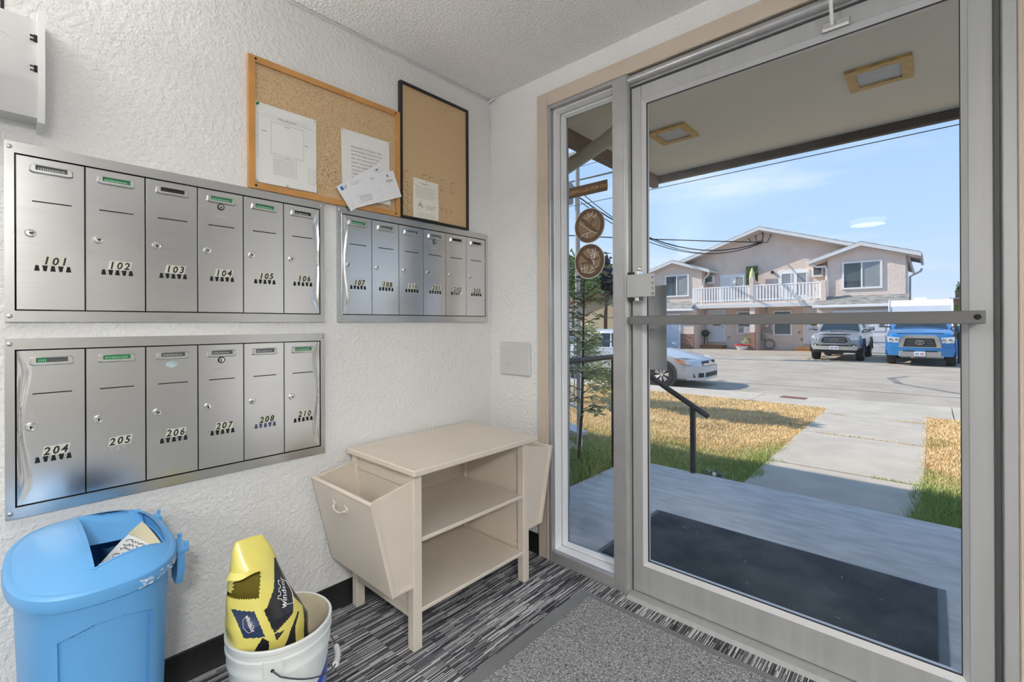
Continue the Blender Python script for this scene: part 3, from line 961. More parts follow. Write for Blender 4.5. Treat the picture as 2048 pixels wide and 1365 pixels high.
        if num == '101':
            put('tape_residue', M().prism([(a + .045, c + .367), (a + .058, c + .360), (a + .067, c + .362), (a + .064, c + .370), (a + .052, c + .3735)], 'x', FX + .0005, FX + .0009), MAT_PAPER, dr_, smooth=False)
    for (cy_, cz_) in ((y0 - 0.010, z0 - 0.016), (y0 - 0.010, z0 + Hh + 0.016), (y0 + W + 0.010, z0 + Hh + 0.016)):
        put('corner_screw', M().lathe([(.0, .0155), (.004, .0152), (.006, .0138)], (0, cy_, cz_), 12, 'x'), MAT_STEELF, t)
mail_panel(-1.8287, 1.2214, ['101', '102', '103', '104', '105', '106'], 'steel mailbox panel with doors 101 to 106, upper left')
mail_panel(-0.8945, 1.2214, ['107', '108', '110', '201', '202', '203'], 'shiny steel mailbox panel with doors 107 to 203, next to the corner')
mail_panel(-1.8290, 0.6900, ['204', '205', '206', '207', '208', '210'], 'steel mailbox panel with doors 204 to 210, the lower one')

# ------------------------------------------------------------------ cork boards
t = thing('cork_board', 'large cork board with an orange wooden frame above the mailboxes', 'notice board', (0.0, -0.93, 1.677))
yo0, yo1, zo0, zo1 = -1.2535, -0.611, 1.6775, 2.1625
f4 = 0.0225
def framed(t, yo0, yo1, zo0, zo1, f, thick, mt, joint=True):
    # four mitred rails
    O, I = rect(yo0, zo0, yo1, zo1), rect(yo0 + f, zo0 + f, yo1 - f, zo1 - f)
    for k in range(4):
        j = (k + 1) % 4
        m = M().prism([O[k], O[j], I[j], I[k]], 'x', 0.001, thick)
        put('frame_rail', m, mt, t, smooth=False)
framed(t, yo0, yo1, zo0, zo1, f4, 0.020, MAT_ORANGE)
put('cork_sheet', M().box((0.001, yo0 + .01, zo0 + .01), (0.011, yo1 - .01, zo1 - .01)), MAT_CORK, t, smooth=False)
for yy in (yo0 + .024, yo1 - .024):
    for zz in (zo0 + .0115, zo1 - .0115):
        put('screw_cap', M().lathe([(0, .0215), (.004, .021), (.0045, .0195)], (0, yy, zz), 12, 'x'), MAT_DARK, t)
rng = random.Random(5)
hol = M()
for k in range(120):
    yy, zz = rng.gauss(-0.955, 0.028), rng.gauss(1.80, 0.05)
    if -1.0 < yy < -0.90 and 1.71 < zz < 1.95:
        hol.cyl((0.0105, yy, zz), (0.0114, yy, zz), rng.uniform(.0009, .0020), n=5)
o = put('pin_hole', hol, mat('pin_hole_brown', (0.10, 0.05, 0.02), 0.9), t, smooth=False)
o['kind'] = 'stuff'

t = thing('cork_board', 'tall cork board with a thin black frame beside the orange one', 'notice board', (0.0, -0.395, 1.676))
yp0, yp1, zp0, zp1 = -0.6095, -0.1845, 1.678, 2.316
framed(t, yp0, yp1, zp0, zp1, 0.0115, 0.022, MAT_BLKFRAME)
put('cork_sheet', M().box((0.001, yp0 + .006, zp0 + .006), (0.013, yp1 - .006, zp1 - .006)), MAT_CORK, t, smooth=False)
hol = M()
def dots(pts, n=9):
    for (a, b) in zip(pts, pts[1:]):
        for k in range(n):
            s_ = k / n
            hol.cyl((0.0125, a[0] + (b[0] - a[0]) * s_ + rng.gauss(0, .0008), a[1] + (b[1] - a[1]) * s_ + rng.gauss(0, .0008)), (0.0134, a[0] + (b[0] - a[0]) * s_, a[1] + (b[1] - a[1]) * s_), .0014, n=4)
for bx_, bz_ in ((-0.585, 1.90), (-0.48, 1.905), (-0.44, 1.905), (-0.37, 1.905), (-0.30, 1.905)):
    dots([(bx_, bz_), (bx_, bz_ - .05), (bx_ + .025, bz_ - .05)])
    dots([(bx_, bz_), (bx_ + .028, bz_ + .004)])
for k in range(4):
    zc = 1.83 - k * .037
    dots([(-0.59, zc), (-0.575, zc - .025), (-0.56, zc), (-0.575, zc + .01)], 7)
for k in range(3):
    dots([(-0.37 + k * .03, 1.77), (-0.36 + k * .03, 1.745), (-0.35 + k * .03, 1.77)], 6)
o = put('pin_hole', hol, MATS['pin_hole_brown'], t, smooth=False)
o['kind'] = 'stuff'

# ------------------------------------------------------------------ sheets and envelopes
def sheet(name, label, cat, TL, TR, BR, BL, x0, curl, mt, prints, group=None, th=0.0005):
    """prints(P, ink, faint) draws with P(u,v) -> point; u right 0..1, v up 0..1"""
    base = ((BL[0] + BR[0]) / 2, min(BL[1], BR[1]))
    t = thing(name, label, cat, (x0, base[0], base[1]), group=group)
    def P(u, v, d=0.0):
        y = (BL[0] * (1 - u) + BR[0] * u) * (1 - v) + (TL[0] * (1 - u) + TR[0] * u) * v
        z = (BL[1] * (1 - u) + BR[1] * u) * (1 - v) + (TL[1] * (1 - u) + TR[1] * u) * v
        return (x0 + curl(u, v) + d, y, z)
    m = M()
    m.grid(lambda u, v: P(u, v, th), 10, 12)
    m.grid(lambda u, v: P(1 - u, v, 0), 10, 12)
    n = 40
    edge = [(k / 10, 0) for k in range(10)] + [(1, k / 12) for k in range(12)] + [(1 - k / 10, 1) for k in range(10)] + [(0, 1 - k / 12) for k in range(12)]
    m.loft([[P(u, v, 0) for u, v in edge], [P(u, v, th) for u, v in edge]], caps=False)
    put('sheet', m, mt, t, angle=0.8)
    ink, faint, extra = M(), M(), M()
    prints(lambda u, v: P(u, v, th + 0.0004), ink, faint, extra)
    if ink.f: put('print', ink, MAT_INK, t, smooth=False)
    if faint.f: put('faint_print', faint, MAT_FAINT, t, smooth=False)
    if extra.f: put('coloured_print', extra, MAT_BLUEINK, t, smooth=False)
    return t
def bar(m, P, u0, v0, u1, v1):
    m.add([P(u0, v0), P(u1, v0), P(u1, v1), P(u0, v1)], [(0, 1, 2, 3)])
def outline(m, P, u0, v0, u1, v1, w=.004):
    bar(m, P, u0, v0, u1, v0 + w); bar(m, P, u0, v1 - w, u1, v1)
    bar(m, P, u0, v0, u0 + w, v1); bar(m, P, u1 - w, v0, u1, v1)
def txt(m, P, s_, u, v, size, W_, H_, align='LEFT', bold=0.0):
    m.text(s_, (0, 0, 0), (0, 1, 0), (0, 0, 1), size, align=align, fn=lambda x, y: P(u + x / W_, v + y / H_), bold=bold)
def dashes(m, P, u0, u1, v, h, seed):
    r_ = random.Random(seed)
    u = u0
    while u < u1:
        w = r_.uniform(.006, .024)
        bar(m, P, u, v, min(u + w, u1), v + h * r_.uniform(.7, 1.1))
        u += w + r_.uniform(.003, .009)
def pr1(P, ink, faint, ex):
    dashes(ink, P, .36, .66, .855, .010, 1)
    dashes(faint, P, .42, .56, .825, .006, 2)
    bar(faint, P, .12, .880, .85, .883); bar(faint, P, .06, .845, .98, .848)
    outline(faint, P, .25, .395, .78, .805)
    dashes(ink, P, .46, .55, .775, .008, 3); dashes(ink, P, .11, .20, .655, .009, 4); dashes(ink, P, .80, .86, .60, .009, 5); dashes(ink, P, .49, .55, .365, .008, 6)
    outline(faint, P, .29, .14, .66, .37)
    bar(faint, P, .47, .14, .474, .37)
    for k in range(6):
        bar(faint, P, .29, .175 + k * .033, .66, .178 + k * .033)
        dashes(faint, P, .31, .45, .158 + k * .033, .006, 10 + k); dashes(faint, P, .50, .63, .158 + k * .033, .006, 20 + k)
    outline(faint, P, .86, .10, .99, .31)
    for k in range(6): bar(faint, P, .86, .13 + k * .03, .99, .133 + k * .03)
    outline(faint, P, .005, .30, .06, .86)
    for k in range(11): bar(faint, P, .005, .34 + k * .047, .06, .343 + k * .047)
sheet('notice_sheet', 'white notice sheet with a printed floor chart, pinned left on the orange board', 'paper',
      (-1.2335, 1.999), (-1.0035, 2.000), (-1.0040, 1.708), (-1.2345, 1.7045), 0.0125, lambda u, v: 0.0015 + 0.009 * u * max(0, (.35 - v)) + (0.009 if u < .06 else 0.0) * 0, MAT_PAPER, pr1)
def pr2(P, ink, faint, ex):
    W_, H_ = .232, .28
    for k, s_ in enumerate(['BEGINNING OCTOBER 27 AND', 'CONTINUING FORWARD OUR', 'MONTHLY FIRE ALARM TEST', 'WILL BE CONDUCTED THE', 'FRIDAY OF EACH MONTH', 'SHOULD THE FRIDAY', 'HOLIDAY THE', 'CONDUCTED', 'THE']):
        txt(ink, P, s_, .19, .755 - k * .0575, .0105, W_, H_)
sheet('notice_sheet', 'white notice about the monthly fire alarm test behind two envelopes', 'paper',
      (-0.8990, 2.004), (-0.6675, 2.009), (-0.6620, 1.722), (-0.8945, 1.7185), 0.0125, lambda u, v: 0.0015 + 0.006 * max(0, .5 - v) + 0.004 * math.sin(PI * u) * (1 - v), MAT_PAPER, pr2)
def pr3(P, ink, faint, ex):
    W_, H_ = .152, .188
    dashes(ink, P, .34, .58, .88, .022, 2)
    dashes(faint, P, .24, .30, .885, .02, 8)
    for k in range(9): dashes(faint, P, .10, .90 - (k % 3) * .06, .80 - k * .035, .012, 30 + k)
    for k in range(3): dashes(ink, P, .48, .88 - .05 * k, .33 - k * .04, .014, 50 + k)
    for k in range(3): dashes(faint, P, .15, .85, .12 - k * .035, .010, 60 + k)
    r_ = random.Random(4)
    for k in range(26):
        u, v = .26 + r_.gauss(0, .055), .33 + r_.gauss(0, .045)
        bar(ink, P, u, v, u + .02, v + .02)
sheet('notice_sheet', 'cream edged letter pinned low on the black framed cork board', 'paper',
      (-0.5370, 1.8815), (-0.3840, 1.8810), (-0.3880, 1.6945), (-0.5390, 1.6915), 0.0140, lambda u, v: 0.002 + 0.010 * (max(0, .45 - v)) ** 1.5 + .003 * math.sin(5 * v) * u, MAT_PAPER2, pr3)
def pr4(P, ink, faint, ex):
    bar(ex, P, .05, .78, .10, .92)
    for k in range(2): dashes(ink, P, .12, .26, .86 - k * .07, .025, 70 + k)
    dashes(ink, P, .84, .90, .80, .06, 3); dashes(faint, P, .84, .92, .60, .06, 4)
    for k in range(4): dashes(faint, P, .80, .98, .86 - k * .08, .015, 80 + k)
def env(TL, w, h, ang):
    c, s_ = math.cos(ang), math.sin(ang)
    R_, D_ = (c, s_), (s_, -c)
    TR = (TL[0] + R_[0] * w, TL[1] + R_[1] * w)
    BL = (TL[0] + D_[0] * h, TL[1] + D_[1] * h)
    return TL, TR, (BL[0] + R_[0] * w, BL[1] + R_[1] * w), BL
sheet('envelope', 'white envelope with blue corner logo tucked behind the other envelope', 'envelope',
      *env((-0.9270, 1.7490), .252, .112, 0.632), 0.0255, lambda u, v: 0.002 * math.sin(PI * u), MAT_ENV, pr4, th=0.0012)
def pr5(P, ink, faint, ex):
    for k in range(2): dashes(faint, P, .07, .30 - k * .06, .86 - k * .07, .02, 90 + k)
    dashes(ink, P, .82, .86, .80, .10, 5); dashes(faint, P, .78, .92, .62, .10, 6); dashes(faint, P, .47, .53, .84, .06, 7)
    outline(faint, P, .12, .12, .60, .44, .004)
    for k in range(4): dashes(faint, P, .16, .40, .34 - k * .06, .03, 95 + k)
sheet('envelope', 'white window envelope pinned slantwise over the fire alarm notice', 'envelope',
      *env((-0.8920, 1.7830), .254, .1195, 0.392), 0.0285, lambda u, v: 0.002 * math.sin(PI * u) + 0.001, MAT_ENV, pr5, th=0.0012)

def pin(y, z, x0, mt, label, tilt=(0.25, 0.1)):
    d = Vector((1, tilt[0], tilt[1])).normalized()
    p = Vector((x0, y, z))
    m = M()
    m.tube([p, p + d * .002, p + d * .0021, p + d * .007, p + d * .0071, p + d * .009], [.0042, .0042, .0026, .0024, .0044, .0040], 12)
    tag(put('push_pin', m, mt), label, 'pin', 'push pins on the cork boards')
MAT_PINW = mat('clear_pin', (0.75, 0.75, 0.72), 0.2)
MAT_PING = mat('green_pin', (0.02, 0.22, 0.06), 0.3)
pin(-1.224, 1.991, 0.0145, MAT_PING, 'green push pin at the top left of the chart sheet')
pin(-1.228, 1.711, 0.0150, MAT_PINW, 'clear push pin at the lower left of the chart sheet')
pin(-1.121, 1.7115, 0.0180, MAT_PINW, 'clear push pin at the bottom edge of the chart sheet')
pin(-1.012, 1.992, 0.0155, MAT_PINW, 'clear push pin at the top right of the chart sheet')
pin(-0.894, 1.999, 0.0145, MAT_PINW, 'clear push pin at the top left of the fire alarm notice')
pin(-0.674, 2.000, 0.0145, MAT_PINW, 'clear push pin at the top right of the fire alarm notice')
pin(-0.960, 1.872, 0.0110, MAT_PINW, 'lone clear push pin on bare cork between the two sheets')
pin(-0.764, 1.8175, 0.0310, MAT_PINW, 'clear push pin holding the slanted window envelope')
pin(-0.462, 1.874, 0.0165, MAT_PINW, 'clear push pin holding the cream edged letter')

# ------------------------------------------------------------------ cream shelf table with side pockets
t = thing('shelf_table', 'cream painted side table with two shelves and slanted magazine pockets', 'side table', (0.25, -0.54, 0.0))
LX0, LX1, LY0, LY1, LT = 0.030, 0.4650, -0.8640, -0.2240, 0.038
TZ = 0.662
top = M().box((0.018, -0.882, TZ - 0.024), (0.495, -0.190, TZ), 0.004)
put('table_top', top, MAT_CREAM, t)
for x in (LX0, LX1 - LT):
    for y in (LY0, LY1 - LT):
        put('leg', M().box((x, y, 0.0), (x + LT, y + LT, TZ - 0.024), 0.003), MAT_CREAM, t)
for z in (0.384, 0.127):
    put('shelf', M().box((LX0 + 0.005, LY0 + LT - 0.003, z), (LX1 - 0.003, LY1 - LT + 0.003, z + 0.016), 0.003), MAT_CREAM, t)
for y0_, y1_ in ((LY0 + 0.010, LY0 + 0.028), (LY1 - 0.028, LY1 - 0.010)):
    sp = M().box((LX0 + LT, y0_ + 0.006, 0.165), (LX1 - LT, y1_ - 0.006, TZ - 0.03), 0.001)
    put('side_panel', sp, MAT_CREAM, t)
    put('side_rail', M().box((LX0 + LT, y0_, TZ - 0.085), (LX1 - LT, y1_, TZ - 0.024), 0.002), MAT_CREAM, t)
    put('side_rail', M().box((LX0 + LT, y0_, 0.105), (LX1 - LT, y1_, 0.165), 0.002), MAT_CREAM, t)
put('back_panel', M().box((LX0 + 0.008, LY0 + LT, 0.127), (LX0 + 0.016, LY1 - LT, TZ - 0.024), 0.001), MAT_CREAM, t)
put('cable_hole', M().lathe([(0.0, LX0 + 0.0175), (0.009, LX0 + 0.0172), (0.010, LX0 + 0.016)], (0, LY0 + LT + 0.045, 0.600), 16, 'x'), mat('hole_shade', (0.03, 0.025, 0.02), 0.9), t)
def pocket(s_, yb):
    # s_ = -1: outwards -y (left end), +1: outwards +y; yb = leg face
    k = abs(yb)
    def Y(d): return yb + s_ * d
    wt = 0.012
    pk = M()
    side = [(Y(0), 0.612), (Y(0), 0.232), (Y(0.092), 0.236), (Y(0.172), 0.579)]
    root = thing_part('magazine_pocket', t)
    for x in (LX0 + 0.014, LX1 - 0.016 - wt + 0.008):
        put('pocket_side', M().prism(side, 'x', x, x + wt), MAT_CREAM, root, smooth=False)
    fo = [(Y(0.080), 0.236), (Y(0.092), 0.236), (Y(0.174), 0.580), (Y(0.162), 0.581)]
    put('pocket_front', M().prism(fo, 'x', LX0 + 0.010, LX1 + 0.004), MAT_CREAM, root, smooth=False)
    put('pocket_rim', M().tube([(LX0 + 0.008, Y(0.168), 0.579), (LX1 + 0.005, Y(0.168), 0.579)], 0.008, 10), MAT_CREAM, root)
    put('pocket_floor', M().box((LX0 + 0.012, min(Y(0), Y(0.088)), 0.232), (LX1, max(Y(0), Y(0.088)), 0.244), 0.002), MAT_CREAM, root)
    if s_ < 0:
        hd = M()
        xc = 0.235
        hd.tube([(xc - 0.045, Y(0.150), 0.518), (xc - 0.040, Y(0.163), 0.505), (xc - 0.020, Y(0.170), 0.497), (xc, Y(0.168), 0.494), (xc + 0.020, Y(0.170), 0.497), (xc + 0.040, Y(0.163), 0.505), (xc + 0.045, Y(0.150), 0.518)], [.004, .005, .003, .004, .003, .005, .004], 8)
        for dx in (-0.046, 0.046):
            hd.prism([(Y(0.156) , 0.502), (Y(0.161), 0.502), (Y(0.166), 0.530), (Y(0.160), 0.530)], 'x', xc + dx - 0.006, xc + dx + 0.006)
            hd.tube([(xc + dx - 0.014, Y(0.158), 0.520), (xc + dx, Y(0.164), 0.524), (xc + dx + 0.014, Y(0.158), 0.514)], 0.003, 6)
        put('drawer_pull', hd, MAT_CREAM, root)
def thing_part(name, parent):
    o_ = bpy.data.objects.new(name, None)
    o_.empty_display_size = 0.02
    COL.objects.link(o_)
    o_.parent = parent
    return o_
pocket(-1, LY0)
pocket(+1, LY1)

# ------------------------------------------------------------------ entrance mat inside
t = thing('floor_mat', 'grey looped entrance mat with rubber border on the striped carpet', 'mat', (1.35, -0.9, 0.0))
a0, a1, b0, b1, bw = 0.690, 2.05, -1.75, -0.128, 0.058
I_, O_ = rect(a0 + bw, b0 + bw, a1 - bw, b1 - bw + 0.02), rect(a0, b0, a1, b1)
bd = M()
vs_ = [(p[0], p[1], 0.0015) for p in O_] + [(p[0], p[1], 0.006) for p in I_] + [(p[0], p[1], 0.0) for p in O_]
bd.add(vs_, [(i, (i + 1) % 4, 4 + (i + 1) % 4, 4 + i) for i in range(4)] + [(8 + i, 8 + (i + 1) % 4, (i + 1) % 4, i) for i in range(4)])
put('border', bd, mat('grey_vinyl_border', (0.19, 0.195, 0.20), 0.6, var=(6, 0.08)), t, smooth=False)
put('loop_pile', M().box((a0 + bw, b0 + bw, 0.0005), (a1 - bw, b1 - bw + 0.02, 0.011), 0.004), MAT_LOOP, t)

# ------------------------------------------------------------------ blue recycling bin
BC, BA, BB = (0.305, -1.7025), 0.250, 0.137
def sup(th, a, b, n=2.7):
    c, s_ = math.cos(th), math.sin(th)
    return (math.copysign(abs(c) ** (2 / n), c) * a, math.copysign(abs(s_) ** (2 / n), s_) * b)
t = thing('recycling_bin', 'blue plastic recycling bin with a half open domed lid', 'bin', (BC[0], BC[1], 0.0))
NTH = 168
def binring(z, inset, panel=False):
    k = 0.86 + 0.14 * z / 0.62
    out = []
    for i in range(NTH):
        th = 2 * PI * i / NTH
        x, y = sup(th, BA * k - inset, BB * k - inset)
        if panel and x > 0 and abs(y) < 0.076 * k:
            zt = 0.556 - 0.020 * (y / 0.07) ** 2
            if z < zt:
                x -= 0.016
        out.append((BC[0] + x, BC[1] + y, z))
    return out
zs = [0.0, 0.02, 0.1, 0.2, 0.3, 0.4, 0.5] + [0.52 + 0.002 * k for k in range(20)] + [0.58, 0.61]
m = M().loft([binring(z, 0.01 if z == 0 else 0, True) for z in zs] + [binring(0.61, 0.004)] + [binring(z, 0.005) for z in (0.4, 0.2, 0.02)], caps=False)
m.f.append(list(range(len(m.v) - NTH, len(m.v)))[::-1]); m.mi.append(0)
m.f.append(list(range(NTH))[::-1]); m.mi.append(0)
put('bin_body', m, MAT_BIN, t, angle=0.5)
lid = M()
def lidring(z, e):
    return [(BC[0] + p[0], BC[1] + p[1], z) for p in (sup(2 * PI * i / NTH, BA + e, BB + e) for i in range(NTH))]
RIMZ = 0.636
lid.loft([lidring(0.606, 0.003), lidring(0.605, 0.013), lidring(0.616, 0.0155), lidring(RIMZ - 0.005, 0.0135), lidring(RIMZ, 0.008), lidring(RIMZ + 0.0005, 0.002), lidring(0.600, 0.001)], caps=False)
put('lid_rim', lid, MAT_BIN, t, angle=0.7)
NR = 30
def dome_z(r, x, y):
    return RIMZ + 0.038 * (1 - r ** 2.4) + 0.004 * (1 - r)
dm = M()
def dome_pt(i, k, dz=0.0):
    th = 2 * PI * i / NTH
    r = k / NR
    p = sup(th, BA + 0.002, BB + 0.002)
    return (BC[0] + p[0] * r, BC[1] + p[1] * r, dome_z(r, 0, 0) + dz)
def in_hole(x, y, r):
    return y > BC[1] - 0.018 and r < 0.93 and (BC[0] - 0.165) < x < (BC[0] + 0.195 - 0.45 * max(0, y - BC[1] + .02))
for lay, dz in ((0, 0.0), (1, -0.004)):
    base = len(dm.v)
    for k in range(NR + 1):
        for i in range(NTH):
            dm.v.append(dome_pt(i, k, dz))
    for k in range(NR):
        for i in range(NTH):
            j = (i + 1) % NTH
            q = [dome_pt(i, k), dome_pt(j, k), dome_pt(j, k + 1), dome_pt(i, k + 1)]
            cx_ = sum(p[0] for p in q) / 4; cy_ = sum(p[1] for p in q) / 4
            if in_hole(cx_, cy_, (k + .5) / NR): continue
            f = [base + k * NTH + i, base + k * NTH + j, base + (k + 1) * NTH + j, base + (k + 1) * NTH + i]
            dm.f.append(f if lay == 0 else f[::-1]); dm.mi.append(0)
put('lid_dome', dm, MAT_BIN, t, angle=0.9)
# raised lip round the opening and the sloping inner flap
yr = BC[1] - 0.020
xa, xb = BC[0] - 0.167, BC[0] + 0.197
lp = M()
def dz_at(x, y):
    dx, dy = x - BC[0], y - BC[1]
    r = (abs(dx / BA) ** 2.7 + abs(dy / BB) ** 2.7) ** (1 / 2.7)
    return dome_z(min(r, 1), 0, 0)
lp.loft([[(x, yr - 0.004, dz_at(x, yr) + 0.001), (x, yr + 0.004, dz_at(x, yr) + 0.001), (x, yr + 0.004, dz_at(x, yr) - 0.018), (x, yr - 0.004, dz_at(x, yr) - 0.018)] for x in [xa + (xb - xa) * q / 12 for q in range(13)]])
ye = [(xb - 0.45 * max(0, y_ - BC[1] + .02), y_) for y_ in [yr + (BC[1] + 0.118 - yr) * q / 10 for q in range(11)]]
lp.loft([[(x - 0.003, y, dz_at(x, y) + 0.001), (x + 0.004, y, dz_at(x, y) + 0.001), (x + 0.004, y, dz_at(x, y) - 0.016), (x - 0.003, y, dz_at(x, y) - 0.016)] for x, y in ye])
put('opening_lip', lp, MAT_BIN, t, angle=0.7)
fl = M().add([(xa, yr + 0.004, 0.660), (xb - 0.02, yr + 0.004, 0.640), (xb - 0.03, yr + 0.012, 0.560), (xa + 0.01, yr + 0.020, 0.570), (xa, yr, 0.660), (xb - 0.02, yr, 0.640), (xb - 0.03, yr + 0.008, 0.560), (xa + 0.01, yr + 0.016, 0.570)],
             [(0, 1, 2, 3), (7, 6, 5, 4), (0, 4, 5, 1), (1, 5, 6, 2), (2, 6, 7, 3), (3, 7, 4, 0)])
fl.add([(xa - 0.002, yr + 0.004, 0.664), (xa - 0.002, BC[1] + 0.12, 0.645), (xa + 0.05, BC[1] + 0.125, 0.585), (xa + 0.06, yr + 0.01, 0.600)], [(0, 1, 2, 3)])
put('inner_flap', fl, MAT_BIN, t, smooth=False)
hc = M().prism([(0.36, 0.606), (0.425, 0.606), (0.425, 0.555), (0.405, 0.515), (0.365, 0.52)], 'y', BC[1] + BB + 0.010, BC[1] + BB + 0.026)
hc.box((0.352, BC[1] + BB + 0.008, 0.600), (0.43, BC[1] + BB + 0.034, 0.612), 0.002)
hc.box((0.350, BC[1] + BB + 0.026, 0.612), (0.358, BC[1] + BB + 0.034, 0.624), 0.001).box((0.418, BC[1] + BB + 0.026, 0.612), (0.428, BC[1] + BB + 0.034, 0.624), 0.001)
put('lid_clip', hc, MAT_BIN, t)
hc2 = M().box((0.17, BC[1] + BB + 0.006, 0.620), (0.21, BC[1] + BB + 0.020, 0.632), 0.001).box((0.17, BC[1] + BB + 0.014, 0.632), (0.178, BC[1] + BB + 0.022, 0.642), 0.001)
put('lid_clip', hc2, MAT_BIN, t)
sc = M()
rng = random.Random(12)
def rim_pt(th, z, e=0.0):
    ee = 0.0155 if z > 0.6 else 0.0
    k = 1.0 if z > 0.6 else (0.86 + 0.14 * z / 0.62)
    p = sup(th, BA * k + ee + e, BB * k + ee + e)
    return (BC[0] + p[0], BC[1] + p[1], z)
for k in range(46):
    th = rng.choice((rng.gauss(0.30, 0.10), rng.gauss(0.75, 0.12)))
    z = rng.uniform(0.606, 0.622)
    w, h = rng.uniform(.02, .07), rng.uniform(.001, .004)
    sc.add([rim_pt(th - w * .5, z, .0012), rim_pt(th + w * .5, z + .001, .0012), rim_pt(th + w * .4, z + h, .0008), rim_pt(th - w * .4, z + h, .0008)], [(0, 1, 2, 3)])
o = put('paint_scuff', sc, mat('white_scuff', (0.62, 0.70, 0.78), 0.6), t, smooth=False)
o['kind'] = 'stuff'
# sheet of paper and scraps in the bin
pw = thing('waste_paper', 'handwritten note with a strip of masking tape inside the blue bin', 'paper', (0.33, -1.62, 0.5))
_c = [Vector(p) for p in ((0.255, -1.690, 0.560), (0.375, -1.612, 0.585), (0.345, -1.575, 0.607), (0.140, -1.588, 0.612))]   # BL BR TR TL
def P(u, v, d=0):
    p = (_c[0] * (1 - u) + _c[1] * u) * (1 - v) + (_c[3] * (1 - u) + _c[2] * u) * v
    return tuple(p + Vector((0.25, -0.1, 0.9)) * (0.006 * math.sin(PI * u) + d))
m = M().grid(lambda u, v: P(u, v), 8, 6)
m.grid(lambda u, v: P(1 - u, v, -.0008), 8, 6)
put('sheet', m, MAT_PAPER, pw)
mk = M()
rng = random.Random(2)
for k in range(5):
    for q in range(4):
        u, v = .15 + .17 * q + rng.uniform(0, .05), .12 + .11 * k
        mk.tube([P(u + .05 * j, v + rng.uniform(-.03, .05), .003) for j in range(4)], .0011, 4)
put('handwriting', mk, MAT_INK, pw, smooth=False)
put('masking_tape', M().grid(lambda u, v: P(-.02 + 1.04 * u, .70 + v * .33, .002), 6, 6), mat('masking_tape', (0.60, 0.54, 0.36), 0.7), pw)

# ------------------------------------------------------------------ pail
PC, PR, PH = (0.455, -1.318), 0.1375, 0.335
def rad(z): return 0.114 + (0.1335 - 0.114) * z / PH
t = thing('pail', 'dusty white plastic pail with a wire handle beside the blue bin', 'bucket', (PC[0], PC[1], 0.0))
prof = [(0.0, 0.004), (0.108, 0.0), (0.113, 0.004)] + [(rad(z), z) for z in (0.05, 0.15, 0.255)]
prof += [(rad(.258) + .004, .258), (rad(.26) + .0045, .268), (rad(.272) + .001, .272), (rad(.292) + .001, .292), (rad(.294) + .005, .294), (rad(.30) + .0055, .303), (rad(.307) + .0015, .307), (rad(.320) + .0015, .320), (rad(.322) + .0045, .323), (rad(.332) + .0045, .332), (rad(.335) + .002, .335), (rad(.334) - .003, .334)]
put('pail_body', M().lathe(prof, (PC[0], PC[1], 0), 64), MAT_PAIL, t, angle=0.7)
put('inner_wall', M().lathe([(rad(.334) - .003, .334), (rad(.2) - .004, .2), (rad(.02) - .004, .012), (0.0, .010)], (PC[0], PC[1], 0), 64), MAT_PAILIN, t)
def pp(th, z, e=0.001):
    return (PC[0] + (rad(z) + e) * math.cos(th), PC[1] + (rad(z) + e) * math.sin(th), z)
def patch(m, th0, th1, zf0, zf1, n=14, e=0.001):
    return m.grid(lambda u, v: pp(th0 + (th1 - th0) * u, zf0(u) * (1 - v) + zf1(u) * v, e), n, 4)
lb = patch(M(), 0.20, 1.10, lambda u: 0.02, lambda u: 0.165 + 0.06 * u)
put('label_patch', lb, MAT_BLUELAB, t)
wl_ = M()
for k in range(6):
    patch(wl_, 0.20, 1.10, lambda u, k=k: 0.135 - .011 * k + 0.075 * u ** 1.4, lambda u, k=k: 0.1375 - .011 * k + 0.075 * u ** 1.4, e=.0016)
put('label_stripe', wl_, MAT_WFILM, t)
put('label_swoosh', patch(M(), 0.33, 1.10, lambda u: 0.03 + .09 * u ** 2, lambda u: 0.036 + .115 * u ** 2, e=.0019), MAT_TEAL, t)
tl = M()
rng = random.Random(9)
for k in range(9):
    z = 0.205 - k * .0155
    patch(tl, -1.52, -0.90 - rng.uniform(0, .28), lambda u, z=z: z - .012 * u, lambda u, z=z: z + .0035 - .012 * u, e=.0012)
put('label_text', tl, mat('pale_blue_print', (0.16, 0.26, 0.55), 0.5), t)
eth = -0.50
er = M()
er.grid(lambda u, v: pp(eth - .16 + .32 * u, .245 + .062 * v, .0095), 6, 4)
for s_ in (-.16, .16):
    er.loft([[pp(eth + s_ - .012, .243, .0), pp(eth + s_ + .012, .243, .0), pp(eth + s_ + .012, .243, .011), pp(eth + s_ - .012, .243, .011)], [pp(eth + s_ - .012, .307, .0), pp(eth + s_ + .012, .307, .0), pp(eth + s_ + .012, .307, .011), pp(eth + s_ - .012, .307, .011)]])
put('handle_ear', er, MAT_PAIL, t)
put('ear_hole', M().cyl(pp(eth, .285, .006), pp(eth, .285, .0105), .0045, n=14), MAT_DARK, t)
# bail hanging down on the camera side, grip to the right
bl = []
A_, B_ = Vector(pp(eth, .285, .011)), Vector(pp(eth + PI, .285, .011))
for k in range(25):
    s_ = k / 24
    th = eth + PI * s_
    p = Vector((PC[0] + (PR + .016) * math.cos(th), PC[1] + (PR + .016) * math.sin(th), .285 - .092 * math.sin(PI * s_)))
    bl.append(p)
bl[0], bl[-1] = A_, B_
put('wire_handle', M().tube(bl, .0021, 8), mat('dark_wire', (0.10, 0.11, 0.12), 0.4, 0.6), t)
gi = [bl[k] for k in range(10, 15)]
put('handle_grip', M().tube(gi, .0085, 12), MAT_WHITEPL, t)

